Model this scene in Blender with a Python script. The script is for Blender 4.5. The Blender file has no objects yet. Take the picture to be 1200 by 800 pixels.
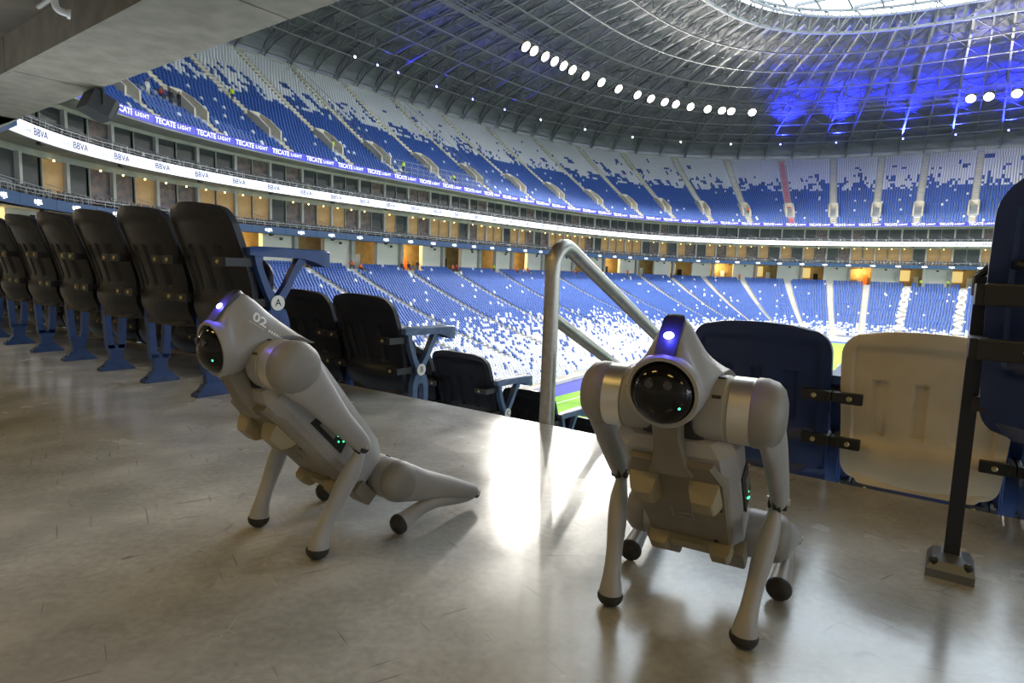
import bpy, bmesh, math, random
import numpy as np
from mathutils import Vector, Matrix
from mathutils.bvhtree import BVHTree
random.seed(7); rng = np.random.default_rng(7)
scene = bpy.context.scene
COL = scene.collection

# ------------------------------------------------------------------ camera
FPX, PITCH, ROLL, EYE = 728.0, math.radians(6.54), math.radians(1.95), 0.62
cam_d = bpy.data.cameras.new('camera'); cam_d.sensor_width = 36.0; cam_d.lens = FPX/1200*36
cam_d.clip_start = 0.02; cam_d.clip_end = 1000
cam = bpy.data.objects.new('camera', cam_d); COL.objects.link(cam)
fwd = Vector((0, math.cos(PITCH), -math.sin(PITCH))); rh = Vector((1, 0, 0)); uh = rh.cross(fwd)
cx = rh*math.cos(ROLL) + uh*math.sin(ROLL); cy = -rh*math.sin(ROLL) + uh*math.cos(ROLL)
m3 = Matrix((cx, cy, -fwd)).transposed()
cam.matrix_world = Matrix.Translation((0, 0, EYE)) @ m3.to_4x4()
scene.camera = cam

# ------------------------------------------------------------------ world, exposure
scene.view_settings.view_transform = 'Standard'; scene.view_settings.look = 'None'
scene.view_settings.gamma = 1.0; scene.view_settings.use_curve_mapping = False
scene.view_settings.exposure = 0.0
scene.cycles.use_denoising = True
scene.cycles.max_bounces = 6; scene.cycles.diffuse_bounces = 3; scene.cycles.glossy_bounces = 3
scene.cycles.sample_clamp_indirect = 6.0
SKY = 6.2
world = bpy.data.worlds.new('world'); scene.world = world; world.use_nodes = True
bg = world.node_tree.nodes['Background']; bg.inputs[0].default_value = (0.78, 0.90, 1.0, 1); bg.inputs[1].default_value = SKY
FLOOD_W = 27000.0      # each roof floodlight
CONC_W = 26.0          # each concourse ceiling lamp

# ------------------------------------------------------------------ helpers
def ORD(i): n = i+1; return '%d%s' % (n, 'th' if 10 < n % 100 < 14 else {1: 'st', 2: 'nd', 3: 'rd'}.get(n % 10, 'th'))
def link(o, parent=None):
    COL.objects.link(o)
    if parent is not None: o.parent = parent
    return o
def tag(o, label=None, cat=None, group=None, kind=None):
    if label: o['label'] = label
    if cat: o['category'] = cat
    if group: o['group'] = group
    if kind: o['kind'] = kind
    return o
def empty(name, loc=(0, 0, 0), rz=0.0, parent=None):
    o = bpy.data.objects.new(name, None); o.empty_display_size = 0.1
    o.location = loc; o.rotation_euler = (0, 0, rz); return link(o, parent)
def mk(name, verts, faces, mat, smooth=False, fm=None):
    me = bpy.data.meshes.new(name); me.from_pydata([tuple(v) for v in verts], [], faces); me.update()
    for m in (mat if isinstance(mat, (list, tuple)) else [mat]): me.materials.append(m)
    if fm is not None: me.polygons.foreach_set('material_index', fm)
    if smooth: me.polygons.foreach_set('use_smooth', [True]*len(me.polygons))
    return me
def ob(name, me, parent=None, mtx=None):
    o = bpy.data.objects.new(name, me); link(o, parent)
    if mtx is not None: o.matrix_local = mtx
    return o
class MB:
    """collects shapes that become ONE mesh"""
    def __init__(s): s.v = []; s.f = []
    def add(s, v, f):
        b = len(s.v); s.v += [tuple(p) for p in v]; s.f += [tuple(i+b for i in q) for q in f]; return s
    def box(s, c, d, rot=None):
        x, y, z = d[0]/2, d[1]/2, d[2]/2
        p = [Vector(q) for q in [(-x,-y,-z),(x,-y,-z),(x,y,-z),(-x,y,-z),(-x,-y,z),(x,-y,z),(x,y,z),(-x,y,z)]]
        if rot is not None: p = [rot @ q for q in p]
        return s.add([q+Vector(c) for q in p], [(0,3,2,1),(4,5,6,7),(0,1,5,4),(1,2,6,5),(2,3,7,6),(3,0,4,7)])
    def bbox(s, c, d, bev, rot=None):
        bm = bmesh.new(); bmesh.ops.create_cube(bm, size=1)
        for q in bm.verts: q.co = Vector((q.co.x*d[0], q.co.y*d[1], q.co.z*d[2]))
        bmesh.ops.bevel(bm, geom=bm.edges[:], offset=bev, segments=2, profile=.6, affect='EDGES')
        bm.verts.ensure_lookup_table()
        vs = [(rot @ q.co if rot is not None else q.co)+Vector(c) for q in bm.verts]
        fs = [tuple(x.index for x in q.verts) for q in bm.faces]; bm.free()
        return s.add(vs, fs)
    def bar(s, a, b, w, h=None, up=(0, 0, 1)):
        a, b = Vector(a), Vector(b); d = (b-a)
        if d.length < 1e-6: return s
        d.normalize(); u = Vector(up)
        if abs(d.dot(u)) > .98: u = Vector((1, 0, 0))
        x = d.cross(u).normalized(); y = x.cross(d); h = h or w
        q = [x*w/2+y*h/2, -x*w/2+y*h/2, -x*w/2-y*h/2, x*w/2-y*h/2]
        return s.add([a+k for k in q]+[b+k for k in q], [(0,1,5,4),(1,2,6,5),(2,3,7,6),(3,0,4,7),(3,2,1,0),(4,5,6,7)])
    def tube(s, pts, r, k=10, cap=True):
        pts = [Vector(p) for p in pts]; n = len(pts)
        rr = r if isinstance(r, (list, tuple)) else [r]*n
        t0 = (pts[1]-pts[0]).normalized()
        a = t0.orthogonal().normalized(); vs = []; prev = t0
        for i in range(n):
            t = ((pts[i+1] if i < n-1 else pts[i])-(pts[i-1] if i > 0 else pts[i])).normalized()
            a = (prev.rotation_difference(t) @ a).normalized(); a = (a - t*a.dot(t)).normalized(); prev = t; b = t.cross(a)
            R = rr[i]; ra, rb = R if isinstance(R, (list, tuple)) else (R, R)
            for j in range(k):
                g = 2*math.pi*j/k; vs.append(pts[i]+a*math.cos(g)*ra+b*math.sin(g)*rb)
        fs = [(i*k+j, i*k+(j+1) % k, (i+1)*k+(j+1) % k, (i+1)*k+j) for i in range(n-1) for j in range(k)]
        if cap: fs += [tuple(range(k-1, -1, -1)), tuple(range((n-1)*k, n*k))]
        return s.add(vs, fs)
    def loft(s, secs, cap=True):
        k = len(secs[0]); vs = [p for q in secs for p in q]; n = len(secs)
        fs = [(i*k+j, i*k+(j+1) % k, (i+1)*k+(j+1) % k, (i+1)*k+j) for i in range(n-1) for j in range(k)]
        if cap: fs += [tuple(range(k-1, -1, -1)), tuple(range((n-1)*k, n*k))]
        return s.add(vs, fs)
    def lathe(s, prof, c, axis, k=24):
        """prof: (distance along axis, radius)"""
        ax = Vector(axis).normalized(); a = ax.orthogonal().normalized(); b = ax.cross(a); c = Vector(c)
        return s.loft([[c+ax*d+(a*math.cos(2*math.pi*j/k)+b*math.sin(2*math.pi*j/k))*max(r, 1e-5) for j in range(k)] for d, r in prof])
    def sphere(s, c, r, k=14, n=8, axis=(0, 0, 1)):
        rr = r if not isinstance(r, (list, tuple)) else None
        if rr: return s.lathe([(-rr*math.cos(math.pi*i/n), rr*math.sin(math.pi*i/n)) for i in range(n+1)], c, axis, k)
        vs0 = []
        t = MB().lathe([(-math.cos(math.pi*i/n), math.sin(math.pi*i/n)) for i in range(n+1)], (0,0,0), axis, k)
        return s.add([(c[0]+v[0]*r[0], c[1]+v[1]*r[1], c[2]+v[2]*r[2]) for v in t.v], t.f)
    def fixn(s, me):
        bm = bmesh.new(); bm.from_mesh(me); bmesh.ops.recalc_face_normals(bm, faces=bm.faces[:]); bm.to_mesh(me); bm.free(); return me
    def mesh(s, name, mat, smooth=False, auto=None):
        me = s.fixn(mk(name, s.v, s.f, mat, smooth))
        if auto:
            bm = bmesh.new(); bm.from_mesh(me)
            for e in bm.edges:
                if len(e.link_faces) == 2 and e.calc_face_angle(0) > math.radians(auto): e.smooth = False
            for q in bm.faces: q.smooth = True
            bm.to_mesh(me); bm.free()
        return me
    def build(s, name, mat, parent=None, smooth=False, auto=None):
        return ob(name, s.mesh(name, mat, smooth, auto), parent)
def spline(pts, n=8):
    """catmull-rom through tuples of any length"""
    P = [np.array(p, float) for p in pts]; P = [2*P[0]-P[1]]+P+[2*P[-1]-P[-2]]; out = []
    for i in range(1, len(P)-2):
        for j in range(n):
            t = j/n; a, b, c, d = P[i-1:i+3]
            out.append(.5*((2*b)+(c-a)*t+(2*a-5*b+4*c-d)*t*t+(-a+3*b-3*c+d)*t**3))
    out.append(P[-2]); return out
def text_mesh(body, size, mat, extrude=0.0, offset=0.0, shear=0.0, spacing=1.0):
    cu = bpy.data.curves.new('lettering', 'FONT'); cu.body = body; cu.size = size; cu.extrude = extrude; cu.offset = offset
    cu.align_x = 'CENTER'; cu.align_y = 'CENTER'; cu.shear = shear; cu.space_character = spacing; cu.resolution_u = 4
    o = bpy.data.objects.new('tmp', cu); COL.objects.link(o)
    dg = bpy.context.evaluated_depsgraph_get(); me = bpy.data.meshes.new_from_object(o.evaluated_get(dg))
    bpy.data.objects.remove(o); bpy.data.curves.remove(cu); me.materials.clear(); me.materials.append(mat); return me

# ------------------------------------------------------------------ materials
def mat(name, col, rough=.5, metal=0.0, emit=None, es=0.0, spec=None, coat=0.0):
    m = bpy.data.materials.new(name); m.use_nodes = True; b = m.node_tree.nodes['Principled BSDF']
    b.inputs['Base Color'].default_value = (*col, 1); b.inputs['Roughness'].default_value = rough; b.inputs['Metallic'].default_value = metal
    if emit: b.inputs['Emission Color'].default_value = (*emit, 1); b.inputs['Emission Strength'].default_value = es
    if spec is not None: b.inputs['Specular IOR Level'].default_value = spec
    if coat: b.inputs['Coat Weight'].default_value = coat; b.inputs['Coat Roughness'].default_value = .15
    return m
def nmat(name, c1, c2, scale, rough=.5, r2=None, detail=4, bump=0.0, metal=0.0, stretch=(1, 1, 1), lo=.35, hi=.65, coords='Object'):
    """two colours mixed by noise"""
    m = mat(name, c1, rough, metal); t = m.node_tree; b = t.nodes['Principled BSDF']
    tc = t.nodes.new('ShaderNodeTexCoord'); mp = t.nodes.new('ShaderNodeMapping'); mp.inputs['Scale'].default_value = stretch
    no = t.nodes.new('ShaderNodeTexNoise'); no.inputs['Scale'].default_value = scale; no.inputs['Detail'].default_value = detail
    cr = t.nodes.new('ShaderNodeValToRGB'); cr.color_ramp.elements[0].position = lo; cr.color_ramp.elements[1].position = hi
    cr.color_ramp.elements[0].color = (*c1, 1); cr.color_ramp.elements[1].color = (*c2, 1)
    t.links.new(tc.outputs[coords], mp.inputs[0]); t.links.new(mp.outputs[0], no.inputs['Vector']); t.links.new(no.outputs[0], cr.inputs[0]); t.links.new(cr.outputs[0], b.inputs['Base Color'])
    if r2 is not None:
        mr = t.nodes.new('ShaderNodeMapRange'); mr.inputs[3].default_value = rough; mr.inputs[4].default_value = r2
        mr.inputs[1].default_value = lo; mr.inputs[2].default_value = hi
        t.links.new(no.outputs[0], mr.inputs[0]); t.links.new(mr.outputs[0], b.inputs['Roughness'])
    if bump:
        bp = t.nodes.new('ShaderNodeBump'); bp.inputs['Strength'].default_value = bump; bp.inputs['Distance'].default_value = .002
        t.links.new(no.outputs[0], bp.inputs['Height']); t.links.new(bp.outputs[0], b.inputs['Normal'])
    return m
def floor_material():
    m = mat('polished_concrete', (.3, .29, .27), .3); t = m.node_tree; b = t.nodes['Principled BSDF']; N = t.nodes.new; L = t.links.new
    tc = N('ShaderNodeTexCoord')
    def noise(sc, det, st=(1, 1, 1), rot=0.0):
        mp = N('ShaderNodeMapping'); mp.vector_type = 'TEXTURE'; mp.inputs['Scale'].default_value = tuple(1/q for q in st); mp.inputs['Rotation'].default_value = (0, 0, rot)
        n = N('ShaderNodeTexNoise'); n.inputs['Scale'].default_value = sc; n.inputs['Detail'].default_value = det
        L(tc.outputs['Object'], mp.inputs[0]); L(mp.outputs[0], n.inputs['Vector']); return n.outputs[0]
    def ramp(src, p0, c0, p1, c1):
        r = N('ShaderNodeValToRGB'); e = r.color_ramp.elements; e[0].position = p0; e[1].position = p1; e[0].color = (*c0, 1); e[1].color = (*c1, 1)
        L(src, r.inputs[0]); return r.outputs[0]
    def mixc(f, a, bb, mode='MIX'):
        x = N('ShaderNodeMix'); x.data_type = 'RGBA'; x.blend_type = mode
        if isinstance(f, float): x.inputs[0].default_value = f
        else: L(f, x.inputs[0])
        L(a, x.inputs[6]); L(bb, x.inputs[7]) if not isinstance(bb, tuple) else setattr(x.inputs[7], 'default_value', (*bb, 1)); return x.outputs[2]
    base = ramp(noise(1.6, 6), .3, (.35, .345, .33), .7, (.53, .525, .505))
    fine = ramp(noise(60, 3), .3, (.86, .86, .86), .7, (1.08, 1.08, 1.08))
    c = mixc(1.0, base, fine, 'MULTIPLY')
    smear = ramp(noise(2.2, 8, (1, 1.7, 1), .6), .45, (0, 0, 0), .85, (1, 1, 1))
    c = mixc(smear, c, (.60, .595, .575))
    # dark scuffs and hairline scratches
    def lines(scale, rot, st, width):
        mp = N('ShaderNodeMapping'); mp.inputs['Scale'].default_value = st; mp.inputs['Rotation'].default_value = (0, 0, rot)
        n = N('ShaderNodeTexNoise'); n.inputs['Scale'].default_value = 3; n.inputs['Detail'].default_value = 2
        add = N('ShaderNodeMix'); add.data_type = 'VECTOR'; add.inputs[0].default_value = .22
        L(tc.outputs['Object'], n.inputs['Vector']); L(tc.outputs['Object'], add.inputs[4]); L(n.outputs[1], add.inputs[5]); L(add.outputs[1], mp.inputs[0])
        v = N('ShaderNodeTexVoronoi'); v.feature = 'DISTANCE_TO_EDGE'; v.inputs['Scale'].default_value = scale; L(mp.outputs[0], v.inputs['Vector'])
        return ramp(v.outputs['Distance'], 0.0, (1, 1, 1), width, (0, 0, 0))
    k1 = lines(3.1, .4, (1, 2.2, 1), .007)
    gate = ramp(noise(4.5, 2), .56, (0, 0, 0), .62, (1, 1, 1))
    g = N('ShaderNodeMath'); g.operation = 'MULTIPLY'; L(k1, g.inputs[0]); L(gate, g.inputs[1])
    g2 = N('ShaderNodeMath'); g2.operation = 'MULTIPLY'; L(g.outputs[0], g2.inputs[0]); g2.inputs[1].default_value = .45
    c = mixc(g2.outputs[0], c, (.1, .09, .075))
    spots = ramp(noise(16, 3), .71, (0, 0, 0), .76, (1, 1, 1)); sp = N('ShaderNodeMath'); sp.operation = 'MULTIPLY'; L(spots, sp.inputs[0]); sp.inputs[1].default_value = .5
    c = mixc(sp.outputs[0], c, (.09, .08, .07))
    k2 = lines(5.3, 1.1, (1, 3.2, 1), .006); gt2 = ramp(noise(3.1, 2), .52, (0, 0, 0), .6, (1, 1, 1)); h = N('ShaderNodeMath'); h.operation = 'MULTIPLY'; L(k2, h.inputs[0]); L(gt2, h.inputs[1])
    h2 = N('ShaderNodeMath'); h2.operation = 'MULTIPLY'; L(h.outputs[0], h2.inputs[0]); h2.inputs[1].default_value = .6
    c = mixc(h2.outputs[0], c, (.62, .60, .55))
    for rot_, st_ in ((.55, (1, 15, 1)), (-1.0, (1, 18, 1)), (2.2, (1, 22, 1))):
        dsh = ramp(noise(5.0, 1, st_, rot_), .735, (0, 0, 0), .765, (1, 1, 1)); dm = N('ShaderNodeMath'); dm.operation = 'MULTIPLY'; L(dsh, dm.inputs[0]); dm.inputs[1].default_value = .42
        c = mixc(dm.outputs[0], c, (.10, .09, .07))
    blot = ramp(noise(5.5, 7), .34, (.80, .80, .79), .68, (1.06, 1.06, 1.06)); c = mixc(1.0, c, blot, 'MULTIPLY')
    L(c, b.inputs['Base Color'])
    rg = ramp(noise(3.2, 6), .3, (.15, .15, .15), .7, (.30, .30, .30)); L(rg, b.inputs['Roughness'])
    bp = N('ShaderNodeBump'); bp.inputs['Strength'].default_value = .12; bp.inputs['Distance'].default_value = .003
    L(noise(14, 6), bp.inputs['Height']); L(bp.outputs[0], b.inputs['Normal']); b.inputs['Specular IOR Level'].default_value = .95
    return m
M = {}
M['floor'] = floor_material()
M['concrete'] = nmat('concrete', (.30, .285, .25), (.40, .38, .34), 3, .8, bump=.2)
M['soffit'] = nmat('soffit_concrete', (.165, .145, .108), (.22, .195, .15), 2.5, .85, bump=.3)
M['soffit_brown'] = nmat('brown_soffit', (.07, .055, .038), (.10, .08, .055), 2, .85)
M['stair'] = nmat('stair_concrete', (.62, .56, .46), (.74, .67, .56), .8, .8)
M['stair_pink'] = mat('pink_stair_paint', (.62, .16, .24), .7)
M['tread'] = nmat('tread_concrete', (.40, .41, .43), (.50, .51, .53), .6, .85)
M['seat_blue'] = mat('blue_seat_plastic', (.042, .11, .40), .45)
M['seat_white'] = mat('white_seat_plastic', (.82, .82, .86), .45)
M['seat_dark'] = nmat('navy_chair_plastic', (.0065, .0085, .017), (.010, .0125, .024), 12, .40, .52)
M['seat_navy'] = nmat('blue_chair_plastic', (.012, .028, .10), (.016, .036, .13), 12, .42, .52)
M['seat_cream'] = nmat('cream_chair_plastic', (.62, .52, .36), (.72, .62, .45), 6, .5)
M['iron_blue'] = nmat('blue_cast_iron', (.015, .05, .20), (.022, .07, .26), 20, .4)
M['iron_pale'] = nmat('pale_blue_iron', (.05, .10, .22), (.09, .15, .28), 18, .4)  # paler blue for the aisle-end legs and armrests below the landing
M['bracket'] = mat('black_bracket', (.012, .012, .014), .45)
M['bolt'] = mat('brass_bolt', (.55, .45, .22), .35, .8)
M['badge'] = mat('badge_white', (.85, .85, .82), .5)
M['ink'] = mat('ink_black', (.01, .01, .01), .6)
M['steel'] = nmat('brushed_steel', (.42, .40, .36), (.52, .50, .46), 40, .35, .5, metal=.85)
M['foot_grey'] = mat('cast_foot_grey', (.16, .17, .19), .4, .5)
M['plastic'] = nmat('robot_grey_plastic', (.30, .292, .284), (.355, .345, .336), 9, .40, .50, bump=.05)
M['plastic_dark'] = nmat('robot_cap_grey', (.21, .20, .18), (.26, .245, .225), 9, .5)
M['plastic_belly'] = nmat('robot_belly_grey', (.175, .15, .11), (.22, .19, .145), 14, .55)
M['plastic_tan'] = nmat('robot_tan_pad', (.26, .215, .125), (.31, .26, .155), 12, .55)
M['robot_metal'] = mat('robot_metal_band', (.72, .69, .63), .32, .9)
M['robot_black'] = mat('robot_black_gap', (.015, .015, .016), .5)
M['visor'] = mat('visor_gloss_black', (.006, .006, .008), .10, spec=.35)
M['strip'] = mat('light_strip_black', (.02, .02, .03), .45)
M['lens'] = mat('camera_lens', (.02, .02, .03), .05, spec=.9)
M['rubber'] = nmat('rubber_foot', (.018, .017, .016), (.035, .033, .03), 60, .8, bump=.4)
M['led_blue'] = mat('led_blue', (.1, .1, .9), .4, emit=(.25, .25, 1.0), es=14)
M['led_green'] = mat('led_green', (.1, .8, .3), .4, emit=(.05, 1, .35), es=5)
M['decal_white'] = mat('decal_white', (.85, .85, .83), .5)
M['decal_red'] = mat('decal_red', (.75, .35, .33), .5)
M['speaker'] = mat('speaker_black', (.008, .008, .009), .5)
M['grill'] = nmat('speaker_grill', (.02, .02, .022), (.04, .04, .045), 300, .6)
M['white_paint'] = mat('white_paint', (.75, .74, .70), .6)
M['wall_cream'] = mat('concourse_wall', (.74, .71, .64), .7)
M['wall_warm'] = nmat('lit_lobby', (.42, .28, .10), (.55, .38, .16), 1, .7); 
M['lobby_glow'] = mat('lobby_glowing_wall', (1, .8, .4), .5, emit=(1, .66, .20), es=.55)  # emissive back wall, the lobby's warm light put into the surface
M['pillar'] = mat('pillar_grey', (.42, .41, .38), .8)
M['slab'] = nmat('balcony_slab', (.34, .33, .28), (.42, .41, .36), .7, .8)
M['recess_shade'] = mat('recess_shade', (.012, .012, .013), .9)  # near-black colour stands in for the shade inside openings and gaps
M['glass_dark'] = nmat('suite_glass_dark', (.022, .028, .030), (.050, .055, .055), .6, .40, detail=6)
M['glass_warm'] = nmat('suite_glass_lit', (.26, .16, .055), (.11, .07, .035), .7, .45, detail=6)
_b = M['glass_warm'].node_tree.nodes['Principled BSDF']; _b.inputs['Emission Color'].default_value = (1, .62, .22, 1); _b.inputs['Emission Strength'].default_value = .17
M['glass_red'] = nmat('suite_glass_people', (.20, .12, .09), (.05, .055, .07), 1.4, .45, detail=8)
M['mullion'] = mat('mullion_grey', (.30, .31, .28), .6)
M['lamp_warm'] = mat('lamp_warm', (1, .8, .4), .4, emit=(1, .72, .2), es=9)
M['balcony_seat'] = mat('balcony_seat_black', (.02, .022, .028), .5)
M['rail_grey'] = mat('rail_grey', (.38, .39, .40), .45, .5)
M['led_white'] = mat('led_board_white', (.85, .86, .9), .5, emit=(.92, .94, 1), es=.85)
M['led_navy'] = mat('led_board_navy', (.012, .035, .085), .4, emit=(.03, .09, .22), es=.35)
M['led_purple'] = mat('led_board_violet', (.03, .03, .22), .4, emit=(.055, .06, .62), es=.8)
M['letter_white'] = mat('letter_white', (.9, .9, .9), .5, emit=(1, 1, 1), es=.8)
M['letter_navy'] = mat('letter_navy', (.05, .06, .25), .5)
M['letter_grey'] = mat('letter_grey', (.45, .47, .55), .5)
M['grass'] = nmat('pitch_grass', (.20, .44, .03), (.30, .56, .05), .35, .9)
M['carpet_blue'] = mat('pitchside_blue', (.06, .07, .42), .8)
M['fence_white'] = mat('white_hoarding', (.80, .80, .82), .5)
M['roof_deck'] = nmat('roof_deck', (.14, .14, .165), (.20, .20, .23), .25, .75, stretch=(1, 1, 4))
M['truss'] = mat('truss_grey', (.19, .19, .205), .6)
M['truss_light'] = mat('ring_truss_light', (.20, .205, .215), .6)
M['flood'] = mat('floodlight_glass', (1, 1, 1), .3, emit=(1, .93, .80), es=13)
M['spot_blue'] = mat('spot_blue', (.2, .2, 1), .3, emit=(.12, .14, 1), es=22)
M['spot_white'] = mat('spot_white', (1, 1, 1), .3, emit=(.85, .92, 1), es=14)
M['skin'] = mat('skin', (.45, .27, .19), .6); M['hair'] = mat('dark_hair', (.02, .015, .01), .6)
M['cl_dark'] = mat('cloth_dark', (.02, .02, .03), .8); M['cl_orange'] = mat('cloth_orange', (.85, .16, .03), .8)
M['cl_yellow'] = mat('cloth_hivis', (.62, .85, .06), .8); M['cl_white'] = mat('cloth_white', (.75, .73, .72), .8); M['cl_red'] = mat('cloth_red', (.5, .05, .05), .8)
M['cl_jean'] = mat('cloth_jean', (.05, .07, .14), .8); M['cl_green'] = mat('cloth_green', (.08, .45, .12), .8)

# ------------------------------------------------------------------ the bowl's plan curve
KS = 1.18
def zk(z): return EYE+(z-EYE)*KS
UC, A_, B_, NE = 72.9*KS, 68.4*KS, 60.0*KS, 2.9
def uvw(u, v): return (.6*u-.8*v, .8*u+.6*v)
_th = np.linspace(math.pi, -math.pi, 240001)
_e = np.where(np.cos(_th) < 0, 3.8, NE)       # the near corner is squarer than the far one
_u = UC+A_*np.sign(np.cos(_th))*np.abs(np.cos(_th))**(2/_e); _v = B_*np.sign(np.sin(_th))*np.abs(np.sin(_th))**(2/_e)
_X = .6*_u-.8*_v; _Y = .8*_u+.6*_v
_S = np.concatenate([[0], np.cumsum(np.hypot(np.diff(_X), np.diff(_Y)))]); STOT = _S[-1]
_sg = np.arange(0, STOT, .25); _px = np.interp(_sg, _S, _X); _py = np.interp(_sg, _S, _Y); _tg = np.interp(_sg, _S, _th)
_tx = np.roll(_px, -4)-np.roll(_px, 4); _ty = np.roll(_py, -4)-np.roll(_py, 4); _l = np.hypot(_tx, _ty); _tx /= _l; _ty /= _l
for _ in range(12):
    _tx = (np.roll(_tx, 6)+_tx+np.roll(_tx, -6))/3; _ty = (np.roll(_ty, 6)+_ty+np.roll(_ty, -6))/3
_l = np.hypot(_tx, _ty); _tx /= _l; _ty /= _l
def curve(s):
    """position, tangent (+s) and outward normal at arc length s of the balcony front"""
    s = np.asarray(s, float) % STOT; f = s/.25; i = np.floor(f).astype(int) % len(_sg); j = (i+1) % len(_sg); w = f-np.floor(f)
    P = np.stack([_px[i]*(1-w)+_px[j]*w, _py[i]*(1-w)+_py[j]*w], -1); T = np.stack([_tx[i]*(1-w)+_tx[j]*w, _ty[i]*(1-w)+_ty[j]*w], -1)
    N = np.stack([-T[..., 1], T[..., 0]], -1); return P, T, N
def at(s, o, z):
    P, T, N = curve(s); q = P+N*o; return Vector((float(q[0]), float(q[1]), z))
def frame(s, o, z):
    P, T, N = curve(s); q = P+N*o
    return Matrix(((T[0], -N[0], 0, q[0]), (T[1], -N[1], 0, q[1]), (0, 0, 1, z), (0, 0, 0, 1)))   # x along row, y into the bowl
def board_frame(s, o, z):
    P, T, N = curve(s); q = P+N*o
    return Matrix(((T[0], 0, -N[0], q[0]), (T[1], 0, -N[1], q[1]), (0, 1, 0, z), (0, 0, 0, 1)))    # x along, y up, z into the bowl
def sweep(mb, prof, s0, s1, ds=1.5, closed=False):
    n = max(1, int(round((s1-s0)/ds))); k = len(prof); vs = []
    for i in range(n+1):
        s = s0+(s1-s0)*i/n; P, T, N = curve(s)
        for o, z in prof: vs.append((P[0]+N[0]*o, P[1]+N[1]*o, z))
    kk = k if closed else k-1
    fs = [(i*k+j, i*k+(j+1) % k, (i+1)*k+(j+1) % k, (i+1)*k+j) for i in range(n) for j in range(kk)]
    if closed: fs += [tuple(range(k)), tuple(range(n*k+k-1, n*k-1, -1))]
    return mb.add(vs, fs)
def cam_px(x, y, z):
    q = Vector((x, y, z-EYE)); w = q.dot(fwd)
    return 600+FPX*q.dot(cx)/w, 400-FPX*q.dot(cy)/w
S_A, S_B = 15.0, 312.0           # the arc the photograph can see, with a margin
def s_at_px(px, o, z):
    best = None
    for s in np.arange(22, 312, .5):
        p = at(s, o, z); d = abs(cam_px(*p)[0]-px)
        if best is None or d < best[0]: best = (d, s)
    return float(best[1])

# ------------------------------------------------------------------ near landing, foreground frame
NV = Vector((.575, .818, 0)).normalized(); TV = Vector((-NV.y, NV.x, 0)); RZ = -math.atan2(NV.x, NV.y)
def loc(u, v, z=0.0): return NV*u+TV*v+Vector((0, 0, z))
U_A, U_EDGE, TREAD = 1.52, 2.13, .80
RISE = [0, .37, .37, .35, .345]+[.37-.0047*i for i in range(5, 38)]
NROW = len(RISE); RISE += [.05]*11          # the last rows exist on the long side only
ROWZ = [-sum(RISE[:i+1]) for i in range(len(RISE))]
fl = MB()
def prism(mb, uv, z0, z1):
    n = len(uv); b = [loc(u, v, z0) for u, v in uv]+[loc(u, v, z1) for u, v in uv]
    return mb.add(b, [tuple(range(n)), tuple(range(2*n-1, n-1, -1))]+[(i, (i+1) % n, n+(i+1) % n, n+i) for i in range(n)])
prism(fl, [(-4.2, -9), (-4.2, 14), (U_EDGE-.012, 14), (U_EDGE-.012, -9)], -.30, 0.0)
prism(fl, [(U_EDGE-.012, -9), (U_EDGE-.012, 14), (U_EDGE, 14), (U_EDGE, -9)], -.30, -.008)
fo = fl.build('floor', M['floor']); tag(fo, 'scuffed polished grey concrete landing under the two robot dogs', kind='structure')
fo.data.materials.append(M['concrete'])

ter = empty('near_stand'); tag(ter, 'concrete steps of the near stand falling away past the landing', kind='structure')
for i in range(1, 12):
    u0 = U_EDGE+TREAD*(i-1); mb = MB()
    prism(mb, [(u0-.05, -7), (u0-.05, 13), (u0+TREAD, 13), (u0+TREAD, -7)], ROWZ[i]-.5, ROWZ[i]); mb.build('tread', M['concrete'], ter)
    mb = MB(); prism(mb, [(u0, .80), (u0, 2.22), (u0+TREAD*.45, 2.22), (u0+TREAD*.45, .80)], ROWZ[i]+.001, ROWZ[i]+RISE[i]*.5); mb.build('stair_step', M['concrete'], ter)

# ------------------------------------------------------------------ concourse ceiling over the landing
def uv3(u, v, z): x, y = uvw(u, v); return Vector((x, y, z))
def uvbox(mb, u0, u1, v0, v1, z0, z1):
    p = [uv3(u, v, z) for z in (z0, z1) for u, v in ((u0, v0), (u1, v0), (u1, v1), (u0, v1))]
    return mb.add(p, [(0,3,2,1),(4,5,6,7),(0,1,5,4),(1,2,6,5),(2,3,7,6),(3,0,4,7)])
ceil = empty('ceiling'); tag(ceil, 'raw concrete soffit and edge beam of the balcony overhead', kind='structure')
joints = [KS*j for j in (-22.0, -16.1, -10.35, -4.6, 1.15, 6.9, 12.65, 19.0)]
for a, b in zip(joints[:-1], joints[1:]):
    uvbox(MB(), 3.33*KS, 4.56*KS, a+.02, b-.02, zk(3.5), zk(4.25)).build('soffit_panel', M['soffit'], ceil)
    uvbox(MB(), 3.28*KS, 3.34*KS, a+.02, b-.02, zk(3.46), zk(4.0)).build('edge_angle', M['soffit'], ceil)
uvbox(MB(), 3.36*KS, 4.5*KS, -26, 22.4, zk(3.53), zk(4.2)).build('beam_core', M['recess_shade'], ceil)
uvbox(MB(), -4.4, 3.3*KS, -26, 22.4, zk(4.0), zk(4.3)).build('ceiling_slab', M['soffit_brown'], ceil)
for v in (11.7, 5.3, -.6):
    MB().tube([uv3(3.1*KS, v+.6, 4.49), uv3(3.1*KS, v-.9, 4.49)], .035, 8).build('conduit', M['pillar'], ceil)
wb = empty('wall_back'); tag(wb, 'concourse back wall behind the camera', kind='structure')
uvbox(MB(), -4.4, -4.2, -26, 22.4, -.3, 4.6).build('wall_panel', M['concrete'], wb)
el = empty('pipe_elbow', uv3(2.98*KS, 9.45*KS, 4.22)); tag(el, 'small white pipe elbow fixed behind the overhead concrete beam', 'pipe')
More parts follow.
